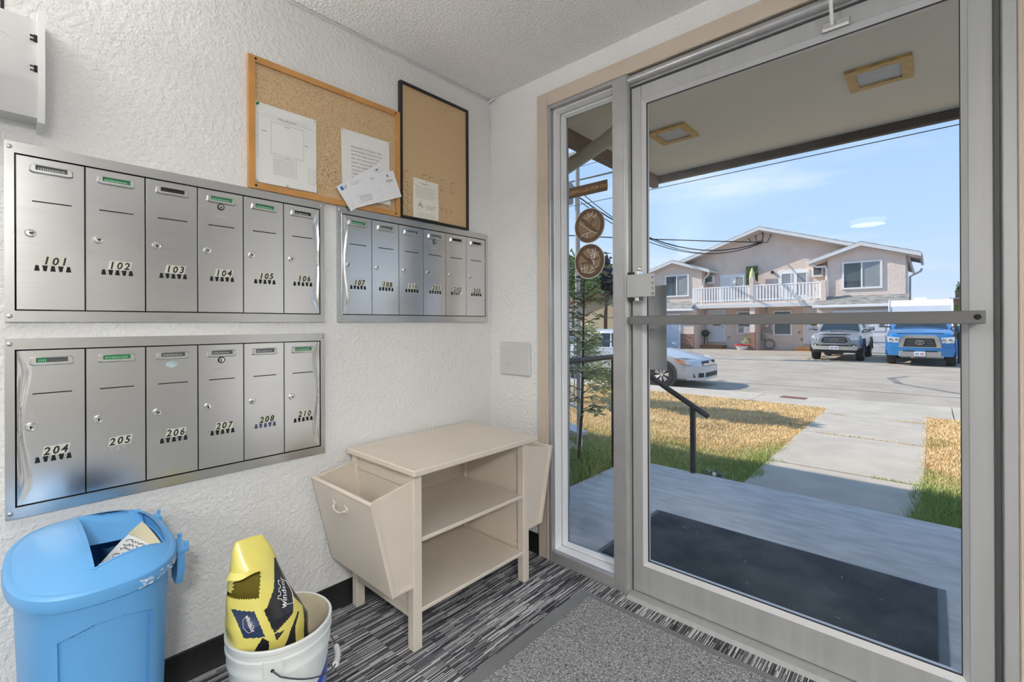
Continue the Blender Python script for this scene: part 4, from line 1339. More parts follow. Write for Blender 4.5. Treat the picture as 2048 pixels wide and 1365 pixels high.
# ------------------------------------------------------------------ bag of ice melt salt in the pail
t = thing('salt_bag', 'torn open yellow and black plastic salt bag standing in the pail', 'bag', (PC[0] - 0.01, PC[1] - 0.03, 0.012))
SEC = [(0.014, -1.325, .085, .455, .080), (0.10, -1.330, .094, .452, .084), (0.25, -1.338, .102, .447, .086), (0.33, -1.350, .102, .450, .082), (0.38, -1.362, .092, .452, .072), (0.44, -1.374, .076, .447, .056), (0.49, -1.380, .062, .440, .042), (0.53, -1.384, .054, .432, .028), (0.56, -1.388, .044, .428, .016), (0.582, -1.390, .034, .426, .007)]
def sec(z):
    for a_, b_ in zip(SEC, SEC[1:]):
        if z <= b_[0]:
            s_ = (z - a_[0]) / (b_[0] - a_[0])
            return [a_[k] + (b_[k] - a_[k]) * s_ for k in range(5)]
    return list(SEC[-1])
def bag(th, z, e=0.0):
    _, cy_, hy, cx_, hx = sec(z)
    w = 1 + 0.05 * hnoise(math.cos(th) * 2 + 3, math.sin(th) * 2 + z * 22, 1.5) + 0.025 * math.sin(3 * th + z * 30)
    c, s_ = math.cos(th), math.sin(th)
    n_ = 2.2
    return (cx_ + math.copysign(abs(c) ** (2 / n_), c) * hx * w + e * c, cy_ + math.copysign(abs(s_) ** (2 / n_), s_) * hy * w + e * s_, z)
def inside(p, poly):
    c, n_ = False, len(poly)
    for a_, b_ in zip(poly, poly[1:] + poly[:1]):
        if (a_[1] > p[1]) != (b_[1] > p[1]) and p[0] < (b_[0] - a_[0]) * (p[1] - a_[1]) / (b_[1] - a_[1]) + a_[0]:
            c = not c
    return c
OPEN = [(-1.434, .511), (-1.392, .5085), (-1.3785, .502), (-1.390, .444), (-1.452, .4547), (-1.440, .47)]
# printed fields of the film, drawn on its front in (y, z)
FIELDS = [(2, [(-1.4484, .4294), (-1.4031, .4157), (-1.385, .3502), (-1.43, .3597)]),
          (1, [(-1.3339, .5153), (-1.26, .48), (-1.26, .4341), (-1.3, .4047), (-1.3059, .3714), (-1.3622, .3477), (-1.3821, .4118), (-1.3727, .4162), (-1.3508, .4531)]),
          (1, [(-1.3915, .3506), (-1.377, .3348), (-1.3744, .20), (-1.44, .20), (-1.4085, .3236)]),
          (1, [(-1.3622, .3477), (-1.336, .3424), (-1.3568, .3291)]),
          (1, [(-1.3431, .2946), (-1.3176, .3351), (-1.2913, .3648), (-1.2854, .3621), (-1.3032, .3342), (-1.3091, .20), (-1.3431, .20)]),
          (1, [(-1.2984, .4311), (-1.22, .40), (-1.22, .20), (-1.2783, .20), (-1.269, .3638), (-1.2941, .4022)])]
def torn(th, z):
    p = bag(th, z)
    return math.cos(th) > -.15 and inside((p[1] + .0015 * math.sin(z * 700), z + .0012 * math.sin(th * 60)), OPEN)
def bag_mi(th, z):
    p = bag(th, z)
    if math.cos(th) < -.2:
        return 0 if z > .5 or math.sin(th * 4) > 0 else 1
    for k, poly in FIELDS:
        if inside((p[1], z), poly): return k
    return 0
m = M()
NT, NZ = 300, 210
for j in range(NZ + 1):
    for i in range(NT):
        th = -PI + 2 * PI * i / NT
        m.v.append(bag(th, .014 + .568 * j / NZ))
for j in range(NZ):
    for i in range(NT):
        th, z = -PI + 2 * PI * (i + .5) / NT, .014 + .568 * (j + .5) / NZ
        if torn(th, z): continue
        k = (i + 1) % NT
        m.f.append([j * NT + i, j * NT + k, (j + 1) * NT + k, (j + 1) * NT + i]); m.mi.append(bag_mi(th, z))
m.f.append([NZ * NT + i for i in range(NT)]); m.mi.append(0)
m.f.append([i for i in range(NT)][::-1]); m.mi.append(1)
put('bag_film', m, [MAT_YELLOW, MAT_BLKFILM, MAT_NAVY], t, angle=1.2)
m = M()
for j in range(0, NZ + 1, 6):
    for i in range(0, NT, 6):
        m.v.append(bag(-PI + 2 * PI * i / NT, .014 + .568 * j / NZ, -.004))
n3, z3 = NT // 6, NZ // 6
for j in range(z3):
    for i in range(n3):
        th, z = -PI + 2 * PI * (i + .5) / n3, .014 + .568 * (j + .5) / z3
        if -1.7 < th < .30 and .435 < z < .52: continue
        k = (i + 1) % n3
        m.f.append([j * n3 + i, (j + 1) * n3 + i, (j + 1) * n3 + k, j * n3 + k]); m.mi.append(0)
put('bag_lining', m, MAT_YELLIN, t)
# torn flap hanging free over the opening
fp = M().grid(lambda u, v: Vector(bag(-1.57 + 1.62 * u, .512, .0012)) + Vector((.014 * v, -.016 * v * (1 - u), -.012 * v * (1 - u) - .004 * v + .003 * math.sin(9 * u) * v)), 16, 5)
put('torn_flap', fp, MAT_YELLOW, t)
def bagtext(m, s_, d0, z0, ang, size, xs=1.0):
    ca, sa = math.cos(ang), math.sin(ang)
    def fn(x, y):
        a_, b_ = x * ca - y * sa, x * sa + y * ca
        z = z0 + b_
        return bag(math.radians(d0) + a_ / .078, z, .0022)
    return m.text(s_, (0, 0, 0), (0, 1, 0), (0, 0, 1), size, fn=fn, bold=.01, xs=xs)
def bagline(m, pts, d0, z0, ang, w):
    ca, sa = math.cos(ang), math.sin(ang)
    out = []
    for (p, q) in zip(pts, pts[1:]):
        for k in range(5):
            s_ = k / 5
            x, y = p[0] + (q[0] - p[0]) * s_, p[1] + (q[1] - p[1]) * s_
            out.append((x, y))
    out.append(pts[-1])
    return m.tube([bag(math.radians(d0) + (x * ca - y * sa) / .078, z0 + x * sa + y * ca, .0020) for x, y in out], w, 4)
CASTLE = [(-.022, .010), (-.022, .020), (-.014, .020), (-.014, .014), (-.004, .014), (-.004, .020), (.006, .020), (.006, .014), (.014, .014), (.014, .020), (.026, .020), (.026, .010)]
SHIELD = [(-.026, .008), (-.034, .004), (-.030, -.018), (.0, -.026), (.032, -.016), (.033, .006)]
def bag_at(y, z):
    # point of the film in front of (y, z)
    _, cy_, hy, cx_, hx = sec(z)
    s_ = max(-1.0, min(1.0, (y - cy_) / hy))
    return math.degrees(math.asin(math.copysign(abs(s_) ** 1.1, s_)))
def logo(dz, y, z, ang, size, sc):
    lg = M()
    bagtext(lg, 'windsor', bag_at(y, z), z, ang, size)
    put('printed_word', lg, MAT_WFILM, t, smooth=False)
    lg = M()
    bagline(lg, [(a_ * sc, b_ * sc) for a_, b_ in CASTLE], bag_at(y, z) - 2, z + dz, ang, .0009 * sc)
    put('printed_castle', lg, MAT_WFILM, t, smooth=False)
    lg = M()
    bagline(lg, [(a_ * sc, b_ * sc) for a_, b_ in SHIELD], bag_at(y, z) + 2, z, ang, .0009 * sc)
    put('printed_shield', lg, MAT_WFILM, t, smooth=False)
logo(.006, -1.320, .428, 1.05, .024, .95)
logo(.0, -1.4195, .391, -1.28, .0125, .55)

# ------------------------------------------------------------------ porch
def concrete(name, c, var=0.10, scale=3.0, stretch=(1, 1, 1), c2=None):
    return mat(name, c, 0.85, var=(scale, var, stretch, c2), bump=(60, 0.25, 0.004), spec=0.2)
MAT_PORCH = concrete('porch_concrete', (0.60, 0.60, 0.60), 0.12, 5.0, (1, 3, 1))
MAT_WALK = concrete('walk_concrete', (0.48, 0.435, 0.37), 0.08, 3.0)
MAT_ASPH = mat('asphalt', (0.385, 0.345, 0.29), 0.95, var=(1.3, 0.10), bump=(90, 0.4, 0.008), spec=0.15)
MAT_SOFFIT = mat('beige_soffit', (0.86, 0.78, 0.67), 0.7, var=(1.2, 0.04), bump=(120, 0.15, 0.003), spec=0.2)
MAT_FASCIA = mat('brown_fascia', (0.085, 0.058, 0.048), 0.7, var=(6, 0.2))
MAT_FASCIA2 = mat('weathered_brown_board', (0.20, 0.13, 0.10), 0.75, var=(8, 0.2, (8, 1, 1)))
o = struct(put('porch_slab', M().box((-0.125, 0.128, -0.20), (3.6, 1.862, -0.012), 0.008), MAT_PORCH), 'grey concrete porch slab outside the glass door')
o = struct(put('porch_pier', M().box((-0.75, 0.15, -0.25), (0.044, 0.70, 2.452)), MAT_PIER, smooth=False), 'rough cast stucco pier beside the sidelight')
o = struct(put('porch_roof', M().box((0.10, 0.12, 2.452), (4.2, 1.98, 2.55)), MAT_SOFFIT, smooth=False), 'beige flat soffit over the porch')
o = struct(put('roof_fascia', M().box((0.06, 1.955, 2.395), (4.2, 2.00, 2.60), 0.003), MAT_FASCIA), 'dark brown fascia along the porch roof edge')
o = struct(put('roof_fascia', M().box((0.045, 0.15, 2.355), (0.10, 1.96, 2.60), 0.003), MAT_FASCIA2), 'weathered brown board at the left end of the porch roof')
up = M().box((-9.0, -8.0, 2.60), (9.0, 0.15, 5.35))
struct(put('upper_storey', up, MAT_EXT, smooth=False), 'upper storey of the apartment building')
struct(put('roof_eave', M().box((-9.5, -8.5, 5.35), (9.5, 0.72, 5.50)), MAT_FASCIA2, smooth=False), 'roof eave of the apartment building')
struct(put('facade', M().box((-9.0, -0.3, -0.3), (-0.76, 0.15, 2.60)).box((4.75, -0.3, -0.3), (9.0, 0.15, 2.60)), MAT_EXT, smooth=False), 'ground floor facade of the apartment building')
# lights in the soffit
MAT_PINE = mat('pine_frame', (0.62, 0.38, 0.12), 0.5, var=(18, 0.25, (1, 6, 1)))
def soffit_light(x0, x1, y0, y1, label):
    t = thing('soffit_light', label, 'light', ((x0 + x1) / 2, (y0 + y1) / 2, 2.43), group='pine framed lights in the porch soffit')
    O, I = rect(x0, y0, x1, y1), rect(x0 + .042, y0 + .042, x1 - .042, y1 - .042)
    for k in range(4):
        j = (k + 1) % 4
        put('frame_board', M().prism([O[k], O[j], I[j], I[k]], 'z', 2.436, 2.454), MAT_PINE, t, smooth=False)
    put('diffuser', M().box((x0 + .04, y0 + .04, 2.444), (x1 - .04, y1 - .04, 2.452)), mat('frosted_diffuser', (0.55, 0.55, 0.56), 0.5, var=(300, .1)), t, smooth=False)
soffit_light(0.440, 0.690, 1.035, 1.296, 'pine framed porch light nearer the sidelight')
soffit_light(1.517, 1.779, 1.021, 1.284, 'pine framed porch light over the door side')
t = thing('drain_pipe', 'beige plastic drain pipe running slantwise under the porch soffit', 'pipe', (0.25, 0.57, 2.15))
put('pipe', M().tube([(0.02, 0.60, 2.165), (0.20, 0.60, 2.222), (0.42, 0.60, 2.295)], 0.043, 18), mat('beige_pipe', (0.52, 0.45, 0.34), 0.5, var=(5, 0.06, (1, 1, 4))), t)
put('elbow', M().tube([(0.40, 0.60, 2.288), (0.46, 0.60, 2.312), (0.51, 0.60, 2.345), (0.54, 0.60, 2.395), (0.545, 0.60, 2.452)], 0.047, 18), MATS['beige_pipe'], t)
# outside mat
t = thing('door_mat', 'dark ribbed rubber mat with grey border on the porch', 'mat', (1.2, 0.6, -0.012))
mx0, mx1, my0, my1 = 0.545, 1.885, 0.205, 0.945
put('border', M().box((mx0, my0, -0.012), (mx1, my1, -0.005), 0.002), mat('grey_rubber_border', (0.16, 0.185, 0.205), 0.7, var=(8, .12)), t)
put('ribbed_field', M().box((mx0 + .03, my0 + .025, -0.010), (mx1 - .03, my1 - .025, 0.002), 0.002), MAT_RUBBER, t)
rng = random.Random(21)
lt = M()
for k in range(150):
    x, y = rng.uniform(mx0 + .05, mx1 - .05), rng.uniform(my0 + .04, my1 - .04)
    a, L_ = rng.uniform(0, PI), rng.uniform(.001, .005) if k > 12 else rng.uniform(.006, .014)
    dx, dy = math.cos(a) * L_, math.sin(a) * L_
    lt.add([(x - dx - dy * .25, y - dy + dx * .25, .0025), (x + dx, y + dy, .0035), (x + dy * .3, y - dx * .3, .0025)], [(0, 1, 2)])
o = tag(put('leaf_litter', lt, mat('pale_litter', (0.42, 0.42, 0.40), 0.9), smooth=False), 'pale specks of dry litter on the porch mat', 'litter', kind='stuff')

# handrail of dark pipe along the porch edge
t = thing('handrail', 'dark steel pipe handrail sloping down beside the walkway', 'handrail', (0.1, 1.7, -0.012))
MAT_RAIL = mat('dark_pipe', (0.085, 0.072, 0.065), 0.5, 0.4, var=(14, 0.2))
put('rail', M().tube([(-0.150, 0.72, 0.900), (-0.148, 1.60, 0.900), (-0.138, 1.69, 0.893), (-0.10, 1.745, 0.870), (0.02, 1.775, 0.790), (0.25, 1.815, 0.635), (0.545, 1.865, 0.445)], 0.021, 14), MAT_RAIL, t)
for (x, y, z1) in ((0.430, 1.846, 0.515), (-0.147, 1.62, 0.89), (-0.149, 0.80, 0.89)):
    put('post', M().box((x - .018, y - .018, -0.20 if x < 0 else -0.012), (x + .018, y + .018, z1), 0.003), MAT_RAIL, t)

# ------------------------------------------------------------------ ground, lawn, walkway, street
ZL0, ZS, ZR = -0.135, -0.33, -0.45
def zlawn(y): return ZL0 + (ZS + 0.01 - ZL0) * min(1, max(0, (y - 1.86) / 6.0))
YS0, YS1 = 7.95, 9.05
def ysf(x): return min(9.8, max(8.6, 9.24 + 0.12 * x))     # street edge of the sidewalk
def wxl(y): return 0.695 - 0.035 * (y - 1.86)
MAT_SOIL = mat('dry_turf', (0.30, 0.24, 0.12), 0.95, var=(2.2, 0.3, None, (0.52, 0.41, 0.22, 1)), bump=(40, 0.6, 0.02), spec=0.1)
def lawn_base(name, pts, label):
    m = M()
    n = 12
    xs0, xs1 = pts
    m.grid(lambda u, v: ((xs0(1.80 + v * (YS0 - 1.80)) * (1 - u) + xs1(1.80 + v * (YS0 - 1.80)) * u), 1.80 + v * (YS0 - 1.80), zlawn(1.80 + v * (YS0 - 1.80)) - .01), 10, n)
    struct(put(name, m, MAT_SOIL), label)
lawn_base('lawn', (lambda y: -24.0, wxl), 'patchy dry lawn left of the walkway')
lawn_base('lawn', (lambda y: 1.785, lambda y: 12.0), 'patchy dry lawn right of the walkway')
struct(put('planting_bed', M().box((-9, 0.10, -0.35), (-0.12, 1.86, -0.15)), mat('brown_soil', (0.12, 0.085, 0.06), 0.95, var=(6, .3), bump=(30, .8, .03)), smooth=False), 'brown soil bed left of the porch')
wk = thing('walkway', 'concrete walkway of four slabs leading to the street', 'walkway', (1.2, 4.9, -0.3))
del wk['category']
wk['kind'] = 'structure'
ys = [1.86, 3.24, 5.19, 7.10, YS0]
for a, b in zip(ys, ys[1:]):
    g = 0.012
    vs_ = []
    for y in (a + g, b - g):
        for x in (wxl(y), 1.79):
            vs_.append((x, y, zlawn(y) + 0.004))
    vs_ += [(p[0], p[1], p[2] - 0.1) for p in vs_]
    put('slab', M().add(vs_, [(0, 1, 3, 2), (4, 6, 7, 5), (0, 4, 5, 1), (1, 5, 7, 3), (3, 7, 6, 2), (2, 6, 4, 0)]), MAT_WALK, wk, smooth=False)
struct(put('walkway_bed', M().grid(lambda u, v: (wxl(1.86 + v * 6.09) * (1 - u) + 1.79 * u, 1.86 + v * 6.09, zlawn(1.86 + v * 6.09) - .012), 2, 10), mat('joint_soil', (0.10, 0.085, 0.05), 0.95)), 'dark joints between the walkway slabs')
sw = thing('sidewalk', 'concrete curb and sidewalk strip along the street', 'sidewalk', (0, 8.5, -0.5))
del sw['category']
sw['kind'] = 'structure'
x = -21.1
while x < 14:
    q_ = [(x + .006, YS0), (x + 2.9 - .006, YS0), (x + 2.9 - .006, ysf(x + 2.9)), (x + .006, ysf(x))]
    put('slab', M().prism(q_, 'z', ZR - 0.1, ZS), MAT_WALK, sw, smooth=False)
    x += 2.9
struct(put('road', M().box((-70, YS1 - 0.3, ZR - 0.2), (60, 80, ZR)), MAT_ASPH, smooth=False), 'sunlit asphalt street and parking court')
struct(put('ground', M().box((-70, -9, ZR - 0.25), (60, YS1, ZR - 0.02)), MAT_SOIL, smooth=False), 'bare ground around the building')
# tar stain and seams on the asphalt
MAT_TAR = mat('tar_seam', (0.20, 0.185, 0.17), 0.9, var=(2.0, 0.25))
st = M()
def strip(pts, w, z=ZR + 0.003):
    for (a, b) in zip(pts, pts[1:]):
        d = Vector((b[0] - a[0], b[1] - a[1], 0)).normalized()
        n = Vector((-d.y, d.x, 0)) * w
        st.add([(a[0] - n.x, a[1] - n.y, z), (b[0] - n.x, b[1] - n.y, z), (b[0] + n.x, b[1] + n.y, z), (a[0] + n.x, a[1] + n.y, z)], [(0, 1, 2, 3)])
strip([(x_, ysf(x_) + .10) for x_ in (-24, -5.3, 4.6, 14)], .04)
strip([(4.2, 11.5), (2.2, 12.9), (1.2, 14.2), (.95, 15.6), (1.3, 16.4)], .09)
strip([(-2, 11.6), (.2, 11.9), (3.5, 12.0)], .03)
o = put('asphalt_seam', st, MAT_TAR, bpy.data.objects['road'], smooth=False)

t = tag(put('meter_cover', M().box((-0.45, 8.72, ZS), (0.0, 9.02, ZS + .006), .003), mat('rusty_plate', (.20, .10, .07), .8, var=(12, .3))), 'small rusty cover plate set in the sidewalk', 'cover plate')
def grass(name, label, n, sampler, hfun, cat='grass', seed=1, width=0.004):
    r = np.random.RandomState(seed)
    P_ = sampler(r, n)
    n = len(P_)
    hh = hfun(P_, r)
    ang = r.uniform(0, 2 * np.pi, n)
    lean = r.normal(0, .45, (n, 2)) * hh[:, None]
    w = width * r.uniform(.6, 1.3, n) * (1 + 0.10 * np.maximum(0, P_[:, 1] - 2))
    dx, dy = np.cos(ang) * w, np.sin(ang) * w
    z = np.array([zlawn(y) for y in P_[:, 1]]) - .012
    V = np.empty((n * 3, 3), np.float32)
    V[0::3] = np.stack([P_[:, 0] - dx, P_[:, 1] - dy, z], 1)
    V[1::3] = np.stack([P_[:, 0] + dx, P_[:, 1] + dy, z], 1)
    V[2::3] = np.stack([P_[:, 0] + lean[:, 0], P_[:, 1] + lean[:, 1], z + hh], 1)
    me = bpy.data.meshes.new(name)
    me.from_pydata(V.tolist(), [], np.arange(n * 3).reshape(n, 3).tolist())
    me.materials.append(MAT_GRASS)
    o = bpy.data.objects.new(name, me)
    COL.objects.link(o)
    return tag(o, label, cat, kind='stuff')
def make_grass_mat():
    m, nt, b, N, mapped, ramp = nodes_mat('lawn_blades')
    sep = N('ShaderNodeSeparateXYZ')
    nt.links.new(mapped((1, 1, 1)), sep.inputs[0])
    n1 = N('ShaderNodeTexNoise', i_Scale=0.9, i_Detail=4.0)
    nt.links.new(mapped((1, 1, 1)), n1.inputs['Vector'])
    # watered strip near the building and along the path stays green
    yv = N('ShaderNodeMapRange'); yv.inputs[1].default_value = 2.6; yv.inputs[2].default_value = 4.4
    nt.links.new(sep.outputs['Y'], yv.inputs[0])
    ad = N('ShaderNodeMath', operation='MULTIPLY_ADD'); ad.inputs[1].default_value = 0.62
    nt.links.new(yv.outputs[0], ad.inputs[0]); nt.links.new(n1.outputs[0], ad.inputs[2])
    xd = N('ShaderNodeMath', operation='SUBTRACT'); xd.inputs[1].default_value = 1.2
    nt.links.new(sep.outputs['X'], xd.inputs[0])
    xa = N('ShaderNodeMath', operation='ABSOLUTE'); nt.links.new(xd.outputs[0], xa.inputs[0])
    xr = N('ShaderNodeMapRange'); xr.inputs[1].default_value = 0.60; xr.inputs[2].default_value = 1.15; xr.inputs[3].default_value = -0.30; xr.inputs[4].default_value = 0.0
    nt.links.new(xa.outputs[0], xr.inputs[0])
    a2 = N('ShaderNodeMath', operation='ADD'); nt.links.new(ad.outputs[0], a2.inputs[0]); nt.links.new(xr.outputs[0], a2.inputs[1])
    n2 = N('ShaderNodeTexNoise', i_Scale=60.0, i_Detail=1.0)
    nt.links.new(mapped((1, 1, .2)), n2.inputs['Vector'])
    a3 = N('ShaderNodeMath', operation='MULTIPLY_ADD'); a3.inputs[1].default_value = 0.34; nt.links.new(n2.outputs[0], a3.inputs[0]); nt.links.new(a2.outputs[0], a3.inputs[2])
    col = ramp(a3.outputs[0], [(0.50, (0.30, 0.42, 0.13)), (0.74, (0.48, 0.51, 0.20)), (0.90, (0.70, 0.53, 0.27)), (1.0, (0.88, 0.66, 0.38))])
    nt.links.new(col, b.inputs['Base Color'])
    b.inputs['Roughness'].default_value = 0.7
    b.inputs['Specular IOR Level'].default_value = 0.2
    return m
MAT_GRASS = make_grass_mat()
def samp_left(r, n):
    y = 1.88 + (YS0 - 1.90) * r.uniform(0, 1, n) ** 1.15
    x = np.array([wxl(v) + .05 * math.sin(v * 3.1) * math.sin(v * 7.7) for v in y]) - 6.2 * r.uniform(0, 1, n) ** 1.25 + .05 * r.uniform(0, 1, n) ** 3
    return np.stack([x, y], 1)
def h_l(P_, r):
    g = np.clip((4.2 - P_[:, 1]) / 2.4, 0, 1)
    return r.uniform(.5, 1.2, len(P_)) * (.030 + .035 * g)
grass('lawn_grass', 'dry golden grass turning green beside the porch, left of the walkway', 90000, samp_left, h_l, seed=4)
def samp_right(r, n):
    y = 1.88 + (YS0 - 1.90) * r.uniform(0, 1, n) ** 1.25
    x = 1.79 - .07 * r.uniform(0, 1, n) ** 3 + 1.5 * r.uniform(0, 1, n) ** 1.3
    return np.stack([x, y], 1)
def h_r(P_, r):
    g = np.clip((3.6 - P_[:, 1]) / 1.6, 0, 1)
    return r.uniform(.5, 1.2, len(P_)) * (.035 + .10 * g)
grass('lawn_grass', 'lush green to dry grass strip right of the walkway', 32000, samp_right, h_r, seed=6)
def samp_joint(r, n):
    k = r.randint(0, 3, n)
    y = np.array([3.24, 5.19, 7.10])[k] + r.normal(0, .012, n)
    x = np.where(k == 1, r.uniform(.75, 1.75, n), np.where(r.uniform(0, 1, n) > .3, r.uniform(1.45, 1.79, n), r.uniform(.55, .8, n)))
    return np.stack([x, y], 1)
grass('joint_weeds', 'thin green weeds growing in the walkway joints', 900, samp_joint, lambda P_, r: r.uniform(.012, .05, len(P_)), seed=12)
# weeds in the joints and a clump at the porch corner
def samp_bed(r, n):
    return np.stack([-.14 - 1.9 * r.uniform(0, 1, n) ** 1.3, 1.0 + 0.9 * r.uniform(0, 1, n)], 1)
grass('tall_grass', 'tall loose green grass in the soil bed beside the porch', 5000, samp_bed, lambda P_, r: r.uniform(.08, .26, len(P_)), seed=9, width=.005)

# ------------------------------------------------------------------ house across the street
MAT_HWHITE = mat('white_vinyl_trim', (0.80, 0.82, 0.84), 0.5)
MAT_FASC = mat('pale_grey_fascia', (0.66, 0.67, 0.68), 0.5)
MAT_SHING = mat('grey_shingle', (0.26, 0.26, 0.25), 0.9, var=(3.0, 0.35, (1, 2, 2)), bump=(12, .5, .03))
MAT_WINGL = mat('window_glass_dark', (0.07, 0.095, 0.10), 0.04, spec=0.8, var=(0.8, 0.35))
MAT_BLIND = mat('window_blind', (0.28, 0.31, 0.33), 0.25, var=(1, .1))
MAT_DOORW = mat('white_door', (0.70, 0.75, 0.82), 0.5)
MAT_BRICK = mat('brown_brick', (0.30, 0.17, 0.12), 0.8, var=(9, .35, (1, 1, 3)), bump=(20, .6, .02))
MAT_DECKW = mat('orange_wood_step', (0.36, 0.17, 0.07), 0.7, var=(4, .15))
MAT_METER = mat('meter_grey', (0.32, 0.31, 0.30), 0.5)
GZ = ZR
hs = thing('house', 'pink stucco duplex house with white balconies across the street', 'house', (-6.0, 32.0, GZ))
YG, YW, YR = 28.0, 29.0, 30.0
# main block with its low gable
put('wall', M().prism([(-12.4, GZ), (0.45, GZ), (0.45, 4.85), (-5.98, 6.98), (-12.4, 4.85)], 'y', YR, 41.0), MAT_HOUSE, hs, smooth=False)
def gable_roof(cx, zp, half, slope, y0, y1, th, name='roof'):
    r_ = put(name, M().prism([(cx - half, zp - half * slope), (cx, zp), (cx + half, zp - half * slope), (cx + half, zp - half * slope - th), (cx, zp - th), (cx - half, zp - half * slope - th)], 'y', y0 + .03, y1), MAT_SHING, hs, smooth=False)
    for s_ in (-1, 1):
        put('rake_board', M().prism([(cx, zp - .05), (cx + s_ * half, zp - half * slope - .05), (cx + s_ * half, zp - half * slope - .24), (cx, zp - .24)], 'y', y0 - .02, y0 + .05), MAT_FASC, r_, smooth=False)
        put('soffit', M().prism([(cx, zp - .26), (cx + s_ * half, zp - half * slope - .26), (cx + s_ * half, zp - half * slope - .28), (cx, zp - .28)], 'y', y0 + .05, y0 + 1.2), MAT_HOUSE, r_, smooth=False)
        put('gutter', M().box((cx + s_ * half - .06, y0, zp - half * slope - .20), (cx + s_ * half + .06, y1, zp - half * slope - .06), .02), MAT_FASC, r_)
gable_roof(-5.95, 7.12, 6.9, .335, 29.25, 41.3, .12)
def hwindow(x0, x1, z0, z1, y, panes, glass=None, wall_th=.06):
    w_ = put('window', M().ring(rect(x0, z0, x1, z1), rect(x0 + .09, z0 + .09, x1 - .09, z1 - .09), 'y', y - .07, y + .02), MAT_HWHITE, hs, smooth=False)
    n = panes
    for k in range(n):
        a = x0 + .09 + (x1 - x0 - .18) * k / n
        b = x0 + .09 + (x1 - x0 - .18) * (k + 1) / n
        put('pane', M().box((a + .01, y - .03, z0 + .09), (b - .01, y - .015, z1 - .09)), glass[k] if isinstance(glass, list) else (glass or MAT_WINGL), w_, smooth=False)
        if k: put('mullion', M().box((a - .035, y - .06, z0 + .08), (a + .035, y, z1 - .08)), MAT_HWHITE, w_, smooth=False)
    return w_
for side, (wx0, wx1, pk, wa, wb) in enumerate(((-12.95, -9.30, -11.15, -11.80, -10.14), (-2.42, 0.88, -0.90, -1.76, -0.04))):
    half = 2.38 if side else 2.45
    zpk, sl = 5.50, .335
    # upper room
    ewx = max(abs(wx0 - pk), abs(wx1 - pk))
    put('wing_wall', M().prism([(wx0, 2.1), (wx1, 2.1), (wx1, zpk - .2 - sl * (wx1 - pk)), (pk, zpk - .2), (wx0, zpk - .2 - sl * (pk - wx0))], 'y', YW, YR + 2.5), MAT_HOUSE, hs, smooth=False)
    gable_roof(pk, zpk, half, sl, 28.62, YR + 4.0, .10, 'wing_roof')
    hwindow(wa, wb, 2.99, 4.48, YW, 2, [MAT_WINGL, MAT_BLIND])
    # garage below, with a shingled skirt roof
    gx0, gx1 = (-13.1, -9.47) if side == 0 else (-2.78, 1.25)
    put('garage_wall', M().box((gx0, YG, GZ), (gx1, YR + 2, 2.10)), MAT_HOUSE, hs, smooth=False)
    sk = put('skirt_roof', M().prism([(YG - .32, 2.10), (YW + .02, 2.66), (YW + .02, 2.10)], 'x', gx0 - .15, min(gx1 + .1, wx1 + .15) if side else gx1 - .1), MAT_SHING, hs, smooth=False)
    put('gutter', M().box((gx0 - .15, YG - .42, 1.98), (gx1 + .1, YG - .28, 2.12), .02), MAT_HWHITE, sk)
    dx0, dx1 = (-12.75, -10.42) if side == 0 else (-1.95, .95)
    gd = put('garage_door', M().box((dx0, YG - .04, GZ), (dx1, YG + .02, 1.72)), MAT_DOORW, hs, smooth=False)
    for r in range(4):
        for c in range(4):
            pw = (dx1 - dx0) / 4
            put('door_panel', M().box((dx0 + pw * c + .09, YG - .06, GZ + .09 + r * .54), (dx0 + pw * (c + 1) - .09, YG - .04, GZ + .47 + r * .54), .015), MAT_DOORW, gd)
    put('door_casing', M().ring(rect(dx0 - .1, GZ - .02, dx1 + .1, 1.83), rect(dx0, GZ - .01, dx1, 1.72), 'y', YG - .06, YG + .01), MAT_HWHITE, gd, smooth=False)
    bx0, bx1 = (-10.30, -9.44) if side == 0 else (-2.80, -2.10)
    put('brick_base', M().box((bx0, YG - .08, GZ), (bx1, YG + .01, .50), .01), MAT_BRICK, hs)
# recessed lower wall, balcony floor and band
put('balcony_floor', M().box((-9.72, 28.5, 2.16), (-2.55, YR, 2.48)), MAT_HOUSE, hs, smooth=False)
put('balcony_band', M().box((-9.75, 28.42, 2.12), (-2.55, 28.5, 2.36), .01), MAT_FASC, hs)
put('party_wall', M().prism([(28.52, GZ), (30.0, GZ), (30.0, 2.2), (28.52, 2.2)], 'x', -6.30, -6.02), MAT_HOUSE, hs, smooth=False)
put('brick_base', M().box((-6.33, 28.45, GZ), (-5.99, 28.60, .62), .01), MAT_BRICK, hs)
put('privacy_wall', M().prism([(28.48, 2.3), (30.0, 2.3), (30.0, 3.60), (28.48, 3.93)], 'x', -6.30, -6.08), MAT_HOUSE, hs, smooth=False)
put('balcony_pier', M().box((-2.66, 28.42, 2.3), (-2.42, 28.66, 3.52), .01), MAT_HOUSE, hs)
for (a, b) in ((-9.66, -6.34), (-6.05, -2.68)):
    rl = put('balcony_railing', M().box((a, 28.50, 3.40), (b, 28.60, 3.47), .01).box((a, 28.51, 2.56), (b, 28.59, 2.62), .01), MAT_HWHITE, hs)
    n = 20
    for k in range(n + 1):
        x = a + (b - a) * k / n
        wd = .085 if k in (0, n // 2, n) else .045
        put('baluster', M().box((x - wd, 28.515, 2.50), (x + wd, 28.585, 3.44), .008), MAT_HWHITE, rl)
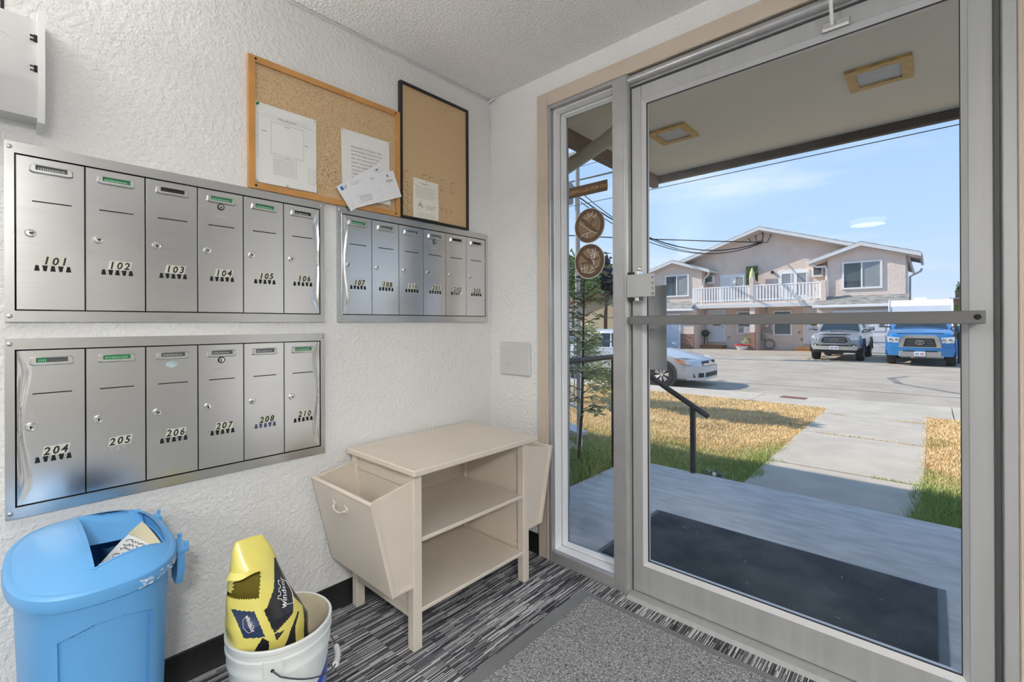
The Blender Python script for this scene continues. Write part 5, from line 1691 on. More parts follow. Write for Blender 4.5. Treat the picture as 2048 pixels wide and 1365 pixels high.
# balcony doors
def french(x0, x1, z0, z1, glass):
    d_ = put('balcony_door', M().box((x0, YR - .06, z0), (x1, YR + .02, z1), .01), MAT_HWHITE, hs)
    pw = (x1 - x0) / 2
    for k in range(2):
        a = x0 + pw * k
        put('pane', M().box((a + pw * .24, YR - .085, z0 + .35), (a + pw * .82, YR - .06, z1 - .22)), glass[k], d_, smooth=False)
        put('pane_frame', M().ring(rect(a + pw * .18, z0 + .28, a + pw * .88, z1 - .16), rect(a + pw * .24, z0 + .35, a + pw * .82, z1 - .22), 'y', YR - .10, YR - .06), MAT_HWHITE, d_, smooth=False)
french(-8.47, -6.90, 2.48, 4.36, [MAT_DOORW, MAT_BLIND])
french(-5.05, -3.46, 2.48, 4.36, [MAT_BLIND, MAT_BLIND])
for (x0, x1, z0, z1) in ((-9.24, -8.80, 3.80, 4.36), (-3.26, -2.74, 3.84, 4.44)):
    a_ = put('air_conditioner', M().box((x0, YR - .34, z0), (x1, YR, z1), .02), MAT_HWHITE, hs)
    put('grille', M().box((x0 + .07, YR - .36, z0 + .12), (x1 - .07, YR - .33, z1 - .06)), MAT_WINGL, a_, smooth=False)
put('wall_lamp', M().box((-5.45, YR - .20, 4.22), (-5.30, YR, 4.38), .03), MAT_BLACK, hs)
# downspouts
put('downspout', M().tube([(-8.75, 28.75, 4.58), (-8.78, 28.80, 4.42), (-9.05, 29.2, 4.28), (-9.24, 29.2, 4.10), (-9.25, 28.95, 3.3), (-9.25, 28.92, 2.5)], .055, 8), MAT_HWHITE, hs)
put('downspout', M().tube([(-3.2, 28.8, 4.58), (-3.15, 28.85, 4.42), (-2.9, 28.9, 4.32), (-2.52, 28.9, 4.32), (-2.46, 28.92, 4.15), (-2.46, 28.92, 2.6)], .055, 8), MAT_HWHITE, hs)
put('downspout', M().tube([(1.45, 34.4, 4.35), (1.40, 34.4, 4.20), (.92, 34.3, 3.9), (.90, 34.3, 2.0)], .06, 8), MAT_FASC, hs)
# ground floor doors and windows
for (x0, x1, nm) in ((-9.22, -8.22, 0), (-3.66, -2.84, 1)):
    d_ = put('entry_door', M().box((x0, YR - .05, -.02), (x1, YR + .02, 2.02), .01), MAT_DOORW, hs)
    put('pane', M().box((x0 + .28, YR - .07, 1.02), (x1 - .22, YR - .05, 1.55)), mat('amber_pane', (0.25, 0.16, 0.09), .2), d_, smooth=False)
    put('door_casing', M().ring(rect(x0 - .09, -.06, x1 + .09, 2.10), rect(x0, -.02, x1, 2.02), 'y', YR - .08, YR), MAT_HWHITE, d_, smooth=False)
    put('door_knob', M().cyl((x1 - .10, YR - .13, .92), (x1 - .10, YR - .05, .92), .035, n=10), MAT_METER, d_)
hwindow(-7.45, -6.45, .44, 1.95, YR, 1, MAT_WINGL)
wa = put('air_conditioner', M().box((-7.32, YR - .30, .52), (-6.56, YR, .98), .02), MAT_HWHITE, hs)
put('grille', M().box((-7.27, YR - .32, .57), (-6.97, YR - .29, .93)), MAT_METER, wa, smooth=False)
hwindow(-5.36, -4.34, .42, 1.95, YR, 1, MAT_WINGL)
mt_ = put('electric_meter', M().box((-5.78, YR - .16, .62), (-5.50, YR, 1.25), .02), MAT_METER, hs)
put('meter_dial', M().cyl((-5.66, YR - .26, 1.02), (-5.66, YR - .15, 1.02), .10, n=16), mat('meter_glass', (.6, .6, .58), .2), mt_)
put('conduit', M().tube([(-5.72, YR - .06, 1.2), (-5.72, YR - .06, 2.2)], .03, 8), MAT_METER, mt_)
put('gas_meter', M().box((-5.98, YR - .22, .14), (-5.76, YR - .04, .46), .04).tube([(-5.94, YR - .1, .46), (-5.94, YR - .1, .95)], .025, 8).tube([(-5.80, YR - .1, .14), (-5.78, YR - .1, -.3)], .025, 8), MAT_METER, hs)
put('vent_cover', M().lathe([(.0, -.07), (.11, -.06), (.13, 0)], (-5.40, YR, .60), 14, 'y'), mat('vent_tan', (.42, .37, .26), .6), hs)
for x, z in ((-3.98, .62), (-3.86, .22), (-7.95, .25)):
    put('outlet_cover', M().box((x - .06, YR - .06, z - .07), (x + .06, YR, z + .07), .01), mat('outlet_tan', (.40, .34, .28), .6), hs)
# service entrance bracket high in the gable
sb = put('service_bracket', M().box((-6.2, YR - .12, 6.18), (-5.9, YR, 6.34), .01), MAT_METER, hs)
rng = random.Random(7)
lp_ = M()
for k in range(4):
    x0_, x1_ = -6.75 + k * .42, -6.05
    lp_.tube([(x0_, YR - .06, 6.72 + .05 * k), (x0_ + .03, YR - .1, 6.55), (x0_ + (x1_ - x0_) * .3, YR - .16, 6.30 - .05 * k), (x1_, YR - .14, 6.22)], .022, 6)
    lp_.cyl((x0_, YR - .10, 6.70 + .05 * k), (x0_, YR - .02, 6.70 + .05 * k), .05, n=8)
put('service_loop', lp_, MAT_BLACK, sb)

# things at the house
t = thing('wood_step', 'low orange wooden step at the left front door of the house', 'step', (-8.75, 29.4, GZ))
put('tread', M().box((-9.55, 29.05, GZ + .14), (-8.05, 29.95, GZ + .20), .01), MAT_DECKW, t); put('riser', M().box((-9.50, 29.08, GZ), (-8.10, 29.93, GZ + .14), .005), MAT_DECKW, t)
t = thing('wood_step', 'low orange wooden step at the right front door behind the silver truck', 'step', (-3.5, 29.4, GZ))
put('tread', M().box((-4.0, 29.05, GZ + .14), (-2.85, 29.95, GZ + .20), .01), MAT_DECKW, t); put('riser', M().box((-3.95, 29.08, GZ), (-2.90, 29.93, GZ + .14), .005), MAT_DECKW, t)
t = thing('kettle_grill', 'dark green covered grill standing on the wooden step', 'grill', (-9.2, 29.45, GZ + .2))
gx, gy, gz = -9.22, 29.40, GZ + .20
put('bowl', M().lathe([(.0, gz + .55), (.14, gz + .57), (.22, gz + .68), (.24, gz + .78), (.22, gz + .90), (.12, gz + .98), (.0, gz + 1.0)], (gx, gy, 0), 18), mat('grill_green', (.02, .045, .05), .4), t)
for a in (0.5, 2.6, 4.7):
    put('leg', M().tube([(gx + .10 * math.cos(a), gy + .10 * math.sin(a), gz + .60), (gx + .17 * math.cos(a), gy + .17 * math.sin(a), gz)], .018, 6), MAT_BLACK, t)
put('handle', M().tube([(gx + .20, gy - .1, gz + .84), (gx + .32, gy - .1, gz + .80), (gx + .34, gy + .05, gz + .80)], .018, 6), MAT_BLACK, t)
t = thing('planter', 'red rimmed white tub planter by the brick post of the house', 'planter', (-6.75, 28.9, GZ))
put('tub', M().lathe([(.0, GZ), (.26, GZ), (.42, GZ + .26), (.40, GZ + .26), (.0, GZ + .2)], (-6.72, 28.55, 0), 22), MAT_HWHITE, t)
put('rim', M().lathe([(.42, GZ + .24), (.46, GZ + .26), (.46, GZ + .33), (.40, GZ + .33), (.40, GZ + .25)], (-6.72, 28.55, 0), 22), mat('red_rim', (.52, .06, .05), .5), t)
def leaves(n, blobs, size, seed, droop=0.0, aspect=.42):
    r = random.Random(seed)
    m = M()
    for k in range(n):
        c, rad_ = blobs[r.randrange(len(blobs))]
        while True:
            d = Vector((r.uniform(-1, 1), r.uniform(-1, 1), r.uniform(-1, 1)))
            if d.length <= 1: break
        d = d * (.55 + .45 * r.random()) if d.length > .3 else d
        p = Vector(c) + Vector((d.x * rad_[0], d.y * rad_[1], d.z * rad_[2]))
        a = Vector((r.gauss(0, 1), r.gauss(0, 1), r.gauss(0, .6) - droop)).normalized()
        b = a.cross(Vector((r.gauss(0, 1), r.gauss(0, 1), r.gauss(0, 1)))).normalized()
        L_ = size * r.uniform(.6, 1.3)
        m.add([p, p + a * L_ * .5 + b * L_ * aspect * .5, p + a * L_, p + a * L_ * .5 - b * L_ * aspect * .5], [(0, 1, 2, 3)])
    return m
MAT_LEAFG = mat('green_leaf', (.20, .30, .10), .6, var=(1.5, .3), spec=.3)
MAT_LEAFO = mat('olive_leaf', (.42, .47, .24), .6, var=(4, .3), spec=.3)
MAT_LEAFD = mat('plum_leaf', (.07, .07, .09), .6, var=(1.5, .3), spec=.3)
MAT_LEAFY = mat('yellow_green_leaf', (.25, .30, .07), .6, var=(2, .3), spec=.3)
MAT_BARK = mat('brown_bark', (.13, .075, .05), .85, var=(6, .3, (1, 1, .2)))
o = put('plant', leaves(160, [((-6.6, 28.55, GZ + .52), (.25, .25, .2)), ((-6.45, 28.5, GZ + .7), (.14, .14, .16))], .12, 3), MAT_LEAFO, t, smooth=False)
t = thing('garden_hose', 'coiled grey garden hose hanging low on the house wall', 'hose', (-5.55, 29.9, GZ))
hz = M()
for k in range(3):
    hz.tube([(-5.55 + (.30 - .03 * k) * math.cos(a * PI / 12), 29.88 + .03 * k, GZ + .34 + (.30 - .03 * k) * math.sin(a * PI / 12)) for a in range(25)], .022, 6)
put('coil', hz, MAT_METER, t)
t = thing('ivy_screen', 'square green ivy screen standing on the left balcony of the house', 'ivy screen', (-6.45, 29.6, 2.48))
put('panel', M().box((-6.78, 29.60, 2.50), (-6.12, 29.66, 4.74)), mat('screen_green', (.03, .06, .015), .8), t, smooth=False)
put('leaf_cover', leaves(900, [((-6.45, 29.56, 4.25), (.36, .08, .52)), ((-6.45, 29.56, 3.3), (.36, .08, .7))], .10, 5), MAT_LEAFG, t, smooth=False)['kind'] = 'stuff'
t = thing('patio_umbrella', 'closed pale yellow patio umbrella in front of the ivy screen', 'umbrella', (-6.33, 29.2, 2.48))
put('canopy', M().lathe([(.10, 3.2), (.16, 3.5), (.18, 3.9), (.13, 4.3), (.03, 4.58), (0, 4.6)], (-6.33, 29.2, 0), 10), mat('pale_canvas', (.62, .60, .36), .7), t)
put('pole', M().cyl((-6.33, 29.2, 2.48), (-6.33, 29.2, 3.3), .025, n=8), MAT_METER, t)
t = thing('satellite_dish', 'small green dish on the house wall above the left balcony', 'dish', (-9.35, 29.8, 3.7))
put('bowl', M().lathe([(0, -.02), (.12, -.05), (.24, -.14), (.25, -.14), (.12, -.03), (0, 0)], (-9.42, YR - .25, 4.05), 18, 'y'), mat('dish_green', (.04, .09, .06), .6), t)
put('arm', M().cyl((-9.42, YR - .25, 4.05), (-9.42, YR, 3.95), .03, n=8), MAT_METER, t)

# ------------------------------------------------------------------ wires and poles
def wire(pts, r, label):
    tag(put('power_line', M().tube(pts, r, 5), MAT_BLACK), label, 'cable', 'overhead cables')
def catn(a, b, sag, n=14):
    a, b = Vector(a), Vector(b)
    return [a + (b - a) * (k / n) - Vector((0, 0, 4 * sag * (k / n) * (1 - k / n))) for k in range(n + 1)]
END = (-6.02, 29.86, 6.22)
wire(catn((-23.8, 6.6, 6.9), END, .25), .032, 'thick cable running level to the house gable')
for k, (dz, sg) in enumerate(((0.0, 1.25), (.25, 1.45), (-.35, 1.30))):
    wire(catn((-11.6 + .1 * k, 18.0, 7.75 + dz), (END[0] + .03 * k, END[1], END[2] - .03 * k), 1.85 * sg / 1.3 - .35), .022 if k else .034, ['heaviest sagging service cable to the house gable', 'upper thin sagging service cable to the house gable', 'lower thin sagging service cable to the house gable'][k])
wire(catn((-24, 14, 6.15), (16, 14, 6.15), .1), .013, 'long thin cable crossing the sky under the porch fascia')
wire(catn((-25.3, 31.0, 13.55), (-2.8, 16.0, 7.8), .1), .06, 'heavy cable seen above the no pets sign')
wire(catn((-25.3, 31.0, 14.6), (-2.8, 16.0, 8.5), .1), .02, 'thin cable seen above the no pets sign')
t = thing('utility_pole', 'grey wooden utility pole seen behind the no pets sign', 'utility pole', (-11.6, 18.0, GZ))
put('pole', M().cyl((-11.6, 18, GZ), (-11.6, 18, 10.6), .15, .11, n=12), mat('grey_pole', (.34, .32, .30), .8), t)
put('eave_stand_in', M().lathe([(.0, 7.45), (.30, 7.45), (.33, 7.5), (.33, 8.45), (.28, 8.52), (.0, 8.55)], (-12.25, 18, 0), 18).box((-12.0, 17.95, 7.7), (-11.6, 18.05, 7.8)).box((-12.0, 17.95, 8.2), (-11.6, 18.05, 8.3)), mat('eave_grey', (.30, .30, .34), .6), t)  # added grey can on the pole, standing in for a building's eave corner
put('crossarm', M().box((-12.7, 17.93, 9.9), (-10.5, 18.07, 10.05)), MATS['grey_pole'], t)
t = thing('street_lamp', 'thin grey lamp pole left of the utility pole', 'street lamp', (-14.6, 21, GZ))
put('pole', M().cyl((-14.6, 21, GZ), (-14.6, 21, 9.4), .07, .05, n=10), MAT_METER, t)
put('arm', M().tube([(-14.6, 21, 9.2), (-14.2, 20.4, 9.6), (-13.6, 19.6, 9.65)], .04, 8), MAT_METER, t)

# ------------------------------------------------------------------ vehicles
MAT_TYRE = mat('tyre_rubber', (.022, .021, .021), .8)
MAT_ALLOY = mat('alloy_wheel', (.62, .60, .57), .35, .5)
MAT_CARGL = mat('car_glass', (.018, .028, .034), .04, spec=.8)
MAT_LENS = mat('headlamp_lens', (.62, .66, .68), .12, spec=.7)
MAT_AMBER = mat('amber_lens', (.75, .20, .03), .2)
MAT_PLATE = mat('licence_plate', (.70, .70, .74), .5)
MAT_CLAD = mat('black_cladding', (.03, .03, .032), .6)
def paint(name, c): return mat(name, c, .28, .35, coat=.7)
def half_ring(pts, x):
    """pts: (lateral, z) from bottom centre out and up to top centre; returns closed ring for station x"""
    return [(x, p[0], p[1]) for p in pts] + [(x, -p[0], p[1]) for p in pts[-2:0:-1]]
def body_stations(st):
    rings = []
    for (x, zb, w, zt, crown) in st:
        h = zt - zb
        rings.append(half_ring([(0, zb), (w * .86, zb), (w * .97, zb + .10 * h), (w, zb + .38 * h), (w * .985, zb + .70 * h), (w * .95, zt - .07 * h), (w * .84, zt), (w * .45, zt + crown * .7), (0, zt + crown)], x))
    return M().loft(rings)
def wheel(root, x, y, r, wd, sgn, spokes=7):
    w_ = put('wheel', M().lathe([(r * .62, -wd / 2), (r * .94, -wd / 2), (r, -wd * .32), (r, wd * .32), (r * .94, wd / 2), (r * .62, wd / 2)], (x, y, r), 28, 'y'), MAT_TYRE, root, local=True)
    rim = M().lathe([(r * .66, -wd * .45), (r * .66, wd * .45), (r * .58, wd * .42), (r * .58, -wd * .42), (r * .66, -wd * .45)], (x, y, r), 28, 'y')
    yo = y + sgn * wd * .36
    for k in range(spokes):
        a = 2 * PI * k / spokes
        for da in (-.14, .14):
            c0 = (x + .10 * r * math.cos(a), yo, r + .10 * r * math.sin(a))
            c1 = (x + .62 * r * math.cos(a + da), yo + sgn * .02, r + .62 * r * math.sin(a + da))
            rim.cyl(c0, c1, r * .055, n=6)
    rim.cyl((x, yo - .02, r), (x, yo + sgn * .03, r), r * .16, n=14)
    put('rim', rim, MAT_ALLOY, w_, local=True)
    put('wheel_well', M().cyl((x, y - wd * .1 * sgn, r), (x, y - sgn * wd * .2, r), r * .60, n=24), MAT_CLAD, w_, local=True)
    return w_
def arc_band(x, z, ro, ri, y0, y1, n=18):
    m = M()
    pts = [(math.cos(PI * (k / n * 1.1 - .05)), math.sin(PI * (k / n * 1.1 - .05))) for k in range(n + 1)]
    return m.loft([[(x + ro * c, y0, z + ro * s_), (x + ro * c, y1, z + ro * s_), (x + ri * c, y1, z + ri * s_), (x + ri * c, y0, z + ri * s_)] for c, s_ in pts])
def emblem(root, x, z, a, b, mt, parent):
    m = M()
    def ell(cy, cz, rx, ry, w):
        m.ring(circle(cy, cz, rx, ry, 28), circle(cy, cz, rx - w, ry - w, 28), 'x', x, x + .025)
    ell(0, z, a, b, .016)
    ell(0, z + b * .38, a * .62, b * .52, .013)
    m.ring(circle(0, z - b * .10, a * .30, b * .80, 24), circle(0, z - b * .10, a * .30 - .013, b * .80 - .013, 24), 'x', x, x + .025)
    return put('emblem', m, mt, parent, local=True, smooth=False)
def quadslab(m, pts, nrm, th=.012):
    n = Vector(nrm).normalized() * th
    a = [Vector(p) for p in pts]
    k = len(a)
    m.add(a + [p + n for p in a], [list(range(k))[::-1], list(range(k, 2 * k))] + [(i, (i + 1) % k, k + (i + 1) % k, k + i) for i in range(k)])
    return m
def greenhouse(root, xb0, xb1, wb, zb, xt0, xt1, wt, zt, pm, side_splits):
    """front is +x: xb0 front base, xb1 rear base"""
    base = [(xb0, wb * .93, zb), (xb0 - .12, wb, zb), (xb1, wb, zb), (xb1, -wb, zb), (xb0 - .12, -wb, zb), (xb0, -wb * .93, zb)]
    mid = [(xt0 + .03, wt * .95, zt - .05), (xt0 - .08, wt, zt - .06), (xt1, wt, zt - .06), (xt1, -wt, zt - .06), (xt0 - .08, -wt, zt - .06), (xt0 + .03, -wt * .95, zt - .05)]
    topr = [(xt0 - .15, wt * .75, zt), (xt0 - .2, wt * .8, zt), (xt1 + .15, wt * .8, zt), (xt1 + .15, -wt * .8, zt), (xt0 - .2, -wt * .8, zt), (xt0 - .15, -wt * .75, zt)]
    put('cab', M().loft([base, mid, topr]), pm, root, local=True, angle=.5)
    def lerp(p, q, s_): return tuple(p[k] + (q[k] - p[k]) * s_ for k in range(3))
    g = M()
    a, b, c, d = base[0], base[5], mid[5], mid[0]
    n = Vector((zt - zb, 0, xb0 - xt0))
    quadslab(g, [lerp(lerp(a, b, .045), lerp(d, c, .045), .03), lerp(lerp(b, a, .045), lerp(c, d, .045), .03), lerp(lerp(c, d, .055), lerp(b, a, .055), .05), lerp(lerp(d, c, .055), lerp(a, b, .055), .05)], n)
    put('windshield', g, MAT_CARGL, root, local=True, smooth=False)
    for s_, ib, im in ((1, (1, 2), (1, 2)), (-1, (4, 3), (4, 3))):
        B0, B1, T0, T1 = base[ib[0]], base[ib[1]], mid[im[0]], mid[im[1]]
        for (u0, u1) in side_splits:
            g = M()
            P0, P1 = lerp(B0, B1, u0), lerp(B0, B1, u1)
            Q0, Q1 = lerp(T0, T1, u0), lerp(T0, T1, u1)
            pts = [lerp(P0, Q0, .10), lerp(P1, Q1, .10), lerp(P1, Q1, .88), lerp(P0, Q0, .88)]
            quadslab(g, pts if s_ > 0 else pts, (0, s_, .35))
            put('side_window', g, MAT_CARGL, root, local=True, smooth=False)
    g = M()
    quadslab(g, [lerp(lerp(base[2], base[3], .08), lerp(mid[2], mid[3], .08), .12), lerp(lerp(base[2], base[3], .92), lerp(mid[2], mid[3], .92), .12), lerp(lerp(base[2], base[3], .92), lerp(mid[2], mid[3], .92), .88), lerp(lerp(base[2], base[3], .08), lerp(mid[2], mid[3], .08), .88)], (-1, 0, .2))
    put('rear_window', g, MAT_CARGL, root, local=True, smooth=False)

def pickup(label, loc, pm, big, group='vehicles across the street'):
    """front bumper at local x = 0, truck extends to -x"""
    root = thing('pickup_truck', label, 'truck', loc, -PI / 2, group)
    W = 1.01 if big else .945
    hb = 1.28 if big else 1.14
    zb = .46 if big else .50
    L_ = 5.8 if big else 5.4
    st = [(-.02, zb + .10, W * .80, hb - .16, .02), (-.10, zb, W * .92, hb - .06, .03), (-.35, zb - .02, W * .975, hb - .0, .05), (-.9, zb, W * .99, hb + .06, .07), (-1.45, zb, W, hb + .11, .07), (-1.6, zb, W, hb + .10, .02), (-L_ + .3, zb, W, hb + .10, 0), (-L_, zb + .08, W * .97, hb + .08, 0)]
    put('body', body_stations(st), pm, root, local=True, angle=.6)
    ht = 1.93 if big else 1.80
    greenhouse(root, -1.42, -3.55, W * .93, hb + .10, -2.12, -3.42, W * .74, ht, pm, ((.06, .46), (.50, .92)))
    R_ = .405 if big else .395
    for x in (-.95, -L_ + 1.25):
        for s_ in (-1, 1):
            wheel(root, x, s_ * (W - .15), R_, .27, s_, 6)
            put('fender_flare', arc_band(x, R_ + .05, R_ + .12, R_ + .03, s_ * (W - .03), s_ * (W + .02)), MAT_CLAD if not big else pm, root, local=True, smooth=False)
    # front end
    F = .0
    if big:
        gr = [(-.60, .70), (-.46, .70), (.46, .70), (.60, .70), (.53, 1.06), (.44, 1.16), (-.44, 1.16), (-.53, 1.06)]
        gi = [(-.47, .74), (-.45, .72), (.45, .72), (.47, .74), (.41, 1.00), (.37, 1.04), (-.37, 1.04), (-.41, 1.00)]
    else:
        gr = [(-.56, .80), (-.42, .70), (.42, .70), (.56, .80), (.50, .98), (.38, 1.09), (-.38, 1.09), (-.50, .98)]
        gi = [(-.47, .82), (-.38, .77), (.38, .77), (.47, .82), (.42, .96), (.35, 1.02), (-.35, 1.02), (-.42, .96)]
    put('grille_surround', M().ring(gr, gi, 'x', -.04, F + .045), MAT_CHROME if big else pm, root, local=True, smooth=False)
    g = put('grille', M().prism(gi, 'x', -.06, F + .005), MAT_CLAD, root, local=True, smooth=False)
    for k in range(4 if big else 3):
        z = gi[0][1] + (.035 if big else .0) + k * (.065 if big else .065)
        ww = .40 - .015 * k
        put('grille_bar', M().box((F + .005, -ww, z), (F + .03, ww, z + (.02 if big else .028)), .004), mat('grey_bar', (.16, .16, .17), .4, .5) if big else MAT_CHROME, g, local=True)
    emblem(root, F + .035, .90 if not big else .885, .125, .085, MAT_CHROME, g)
    for s_ in (-1, 1):
        hl = [(s_ * .60, .86), (s_ * .93, .88), (s_ * .95, 1.10), (s_ * .58, 1.06)] if big else [(s_ * .56, .89), (s_ * .84, .91), (s_ * .86, 1.02), (s_ * .54, 1.00)]
        h = put('headlamp', M().prism(hl, 'x', -.22, -.015), MAT_LENS, root, local=True, smooth=False)
        for q in (0, 1):
            put('bulb', M().lathe([(.0, .002), (.055 if big else .035, -.002), (.06 if big else .04, -.02)], (0, s_ * (.66 + .17 * q), .97 if big else .955), 16, 'x'), MAT_CHROME, h, local=True)
        if big:
            f_ = put('fog_recess', M().lathe([(.095, .02), (.10, .0), (.10, -.05)], (0, s_ * .82, .50), 20, 'x'), pm, root, local=True)
            put('fog_lamp', M().lathe([(0, .0), (.085, .0)], (0, s_ * .82, .50), 18, 'x'), MAT_CLAD, f_, local=True)
        else:
            f_ = put('fog_recess', M().prism([(s_ * .52, .58), (s_ * .74, .60), (s_ * .75, .71), (s_ * .64, .72), (s_ * .52, .65)], 'x', -.05, .035), MAT_CLAD, root, local=True, smooth=False)
            put('fog_lamp', M().lathe([(0, .045), (.035, .042), (.045, .03)], (0, s_ * .685, .655), 14, 'x'), MAT_LENS, f_, local=True)
        mr = put('mirror', M().box((-1.72, s_ * (W + .05), hb + .15), (-1.55, s_ * (W + .30), hb + .33), .04), (MAT_CHROME if big else pm), root, local=True)
        put('mirror_arm', M().box((-1.68, s_ * (W - .10), hb + .15), (-1.60, s_ * (W + .08), hb + .20), .02), MAT_CLAD, mr, local=True)
    if big:
        bp_ = M().loft([[(x, y * k, z) for y, z in ((-.93, .38), (.93, .38), (.99, .70), (-.99, .70))] for x, k in ((-.16, 1.0), (.02, .97), (.06, .90))])
        put('bumper', bp_, pm, root, local=True)
        put('valance', M().box((-.05, -.60, .34), (.075, .60, .56), .02), mat('grey_valance', (.30, .29, .28), .5), root, local=True)
        put('intake', M().box((.0, -.48, .545), (.078, -.15, .58)).box((.0, .15, .545), (.078, .48, .58)), MAT_DARK, root, local=True, smooth=False)
        zp = .38
        put('hood_deflector', M().box((-.20, -.66, 1.185), (-.07, .66, 1.235), .02), MAT_CLAD, root, local=True)
    else:
        bp_ = M().loft([[(x, y * k, z) for y, z in ((-.80, .48), (.80, .48), (.86, .64), (-.86, .64))] for x, k in ((-.14, 1.0), (.03, .96), (.07, .86))])
        put('bumper', bp_, mat('brushed_bumper', (.55, .53, .50), .35, .5), root, local=True)
        put('valance', M().box((-.10, -.78, .36), (.02, .78, .47), .03).box((-.12, -.30, .28), (-.02, .30, .37), .02), MAT_CLAD, root, local=True)
        put('intake', M().box((.0, -.50, .645), (.045, .50, .68)), MAT_DARK, root, local=True, smooth=False)
        zp = .49
        put('hood_deflector', M().tube([(-.35, -.80, 1.08), (-.16, -.46, 1.12), (-.10, -.30, 1.14), (-.10, .30, 1.14), (-.16, .46, 1.12), (-.35, .80, 1.08)], .022, 8), MAT_CLAD, root, local=True)
        sc_ = put('hood_scoop', M().loft([[(x, y, z) for y, z in ((-w, 1.12), (w, 1.12), (w * .85, h), (-w * .85, h))] for x, w, h in ((-.72, .26, 1.265), (-1.25, .22, 1.26))]), pm, root, local=True)
        put('scoop_mouth', M().box((-.73, -.22, 1.21), (-.70, .22, 1.255)), MAT_DARK, sc_, local=True, smooth=False)
    lp2 = put('licence_plate', M().box((.075, -.155, zp), (.088, .155, zp + .155), .003), MAT_PLATE, root, local=True)
    r2 = random.Random(3 + big)
    for nm, mt2, y0_ in (('plate_mark', MAT_BLUEINK, -.12), ('plate_mark', mat('red_ink', (.5, .05, .06), .5), .02)):
        mm = M()
        for k in range(3):
            mm.box((.088, y0_ + .035 * k, zp + .045), (.090, y0_ + .035 * k + .022, zp + .11))
        put(nm, mm, mt2, lp2, local=True, smooth=False)
    # bed walls and tailgate
    put('tailgate', M().box((-L_ - .03, -W * .9, zb + .15), (-L_ + .03, W * .9, hb + .12), .02), pm, root, local=True)
    put('bed_cover', M().box((-L_ + .08, -W * .88, hb + .10), (-3.62, W * .88, hb + .14), .01), MAT_CLAD, root, local=True)
    return root
P_SIL = paint('silver_paint', (.30, .32, .35))
P_BLU = paint('blue_paint', (.025, .21, .52))
P_CAR = paint('pale_silver_paint', (.56, .58, .60))
pickup('silver grey pickup truck with hood scoop parked facing the street', (-1.22, 21.95, GZ), P_SIL, False)
pickup('bright blue pickup truck with chrome grille parked facing the street', (1.52, 21.05, GZ), P_BLU, True)

def sedan(name, label, loc, rz, pm, group=None):
    root = thing(name, label, 'car', loc, rz, group)
    st = [(-.02, .30, .44, .60, .02), (-.06, .22, .60, .66, .03), (-.16, .19, .72, .70, .04), (-.40, .18, .82, .76, .05), (-.75, .18, .855, .84, .06), (-1.15, .19, .86, .92, .06), (-2.0, .19, .86, .94, .03), (-3.3, .19, .86, .97, .02), (-3.95, .20, .85, .99, .03), (-4.25, .25, .78, .95, .03), (-4.42, .36, .66, .84, .02)]
    put('body', body_stations(st), pm, root, local=True, angle=.7)
    greenhouse(root, -1.05, -3.95, .78, .93, -1.90, -3.25, .57, 1.47, pm, ((.10, .44), (.47, .80)))
    for x in (-.90, -3.50):
        for s_ in (-1, 1):
            put('wheel_arch', M().ring(circle(x, .315, .385, n=28), circle(x, .315, .02, n=28), 'y', s_ * .845, s_ * .866), MAT_CLAD, root, local=True, smooth=False)
            wheel(root, x, s_ * .775, .315, .20, s_, 7)
    for s_ in (-1, 1):
        hl = M().loft([[(x, s_ * y, z) for x, y, z in ((-.10, .44, .60), (-.22, .665, .60), (-.44, .80, .635), (-.60, .815, .73), (-.36, .70, .745), (-.16, .50, .70))], [(x, s_ * y, z) for x, y, z in ((-.07, .46, .60), (-.17, .70, .595), (-.40, .835, .63), (-.60, .84, .735), (-.36, .74, .755), (-.13, .52, .71))]])
        h_ = put('headlamp', hl, MAT_LENS, root, local=True, smooth=False)
        put('turn_lens', M().loft([[(x, s_ * y, z) for x, y, z in ((-.28, .76, .605), (-.43, .845, .635), (-.58, .85, .725), (-.46, .80, .70))], [(x, s_ * y, z) for x, y, z in ((-.27, .775, .60), (-.43, .856, .632), (-.58, .86, .728), (-.46, .82, .705))]]), MAT_AMBER, h_, local=True, smooth=False)
        mr = put('mirror', M().box((-1.45, s_ * .86, .95), (-1.28, s_ * 1.04, 1.07), .04), pm, root, local=True)
        put('tail_lamp', M().box((-4.40, s_ * .50, .72), (-4.20, s_ * .80, .92), .03), mat('red_lens', (.35, .02, .02), .2), root, local=True)
    put('grille_bar', M().loft([[(x, y, z) for y, z in ((-.40, .56), (.40, .56), (.44, .61), (-.44, .61))] for x in (-.10, .015)]), MAT_CHROME, root, local=True)
    gm = put('grille', M().box((-.10, -.42, .615), (-.005, .42, .665), .01), MAT_CLAD, root, local=True)
    put('emblem', M().prism(circle(0, .625, .085, .038, 20), 'x', .0, .03), MAT_CHROME, gm, local=True, smooth=False)
    put('bumper', M().loft([[(x, y * k, z) for y, z in ((-.74, .20), (.74, .20), (.76, .54), (-.76, .54))] for x, k in ((-.28, 1.08), (-.06, .86), (.05, .58))]), pm, root, local=True, angle=.7)
    put('intake', M().loft([[(x, y * k, z) for y, z in ((-.62, .27), (.62, .27), (.62, .38), (-.62, .38))] for x, k in ((-.14, 1.14), (-.01, .95), (.062, .62))]), MAT_CLAD, root, local=True)
    put('licence_plate', M().box((-4.44, -.15, .55), (-4.41, .15, .70)), MAT_PLATE, root, local=True, smooth=False)
    return root
car = sedan('sedan_car', 'pale silver sedan parked along the curb, its nose seen through the door', (-2.42, 10.45, GZ), 0.0, P_CAR, 'cars on the street')
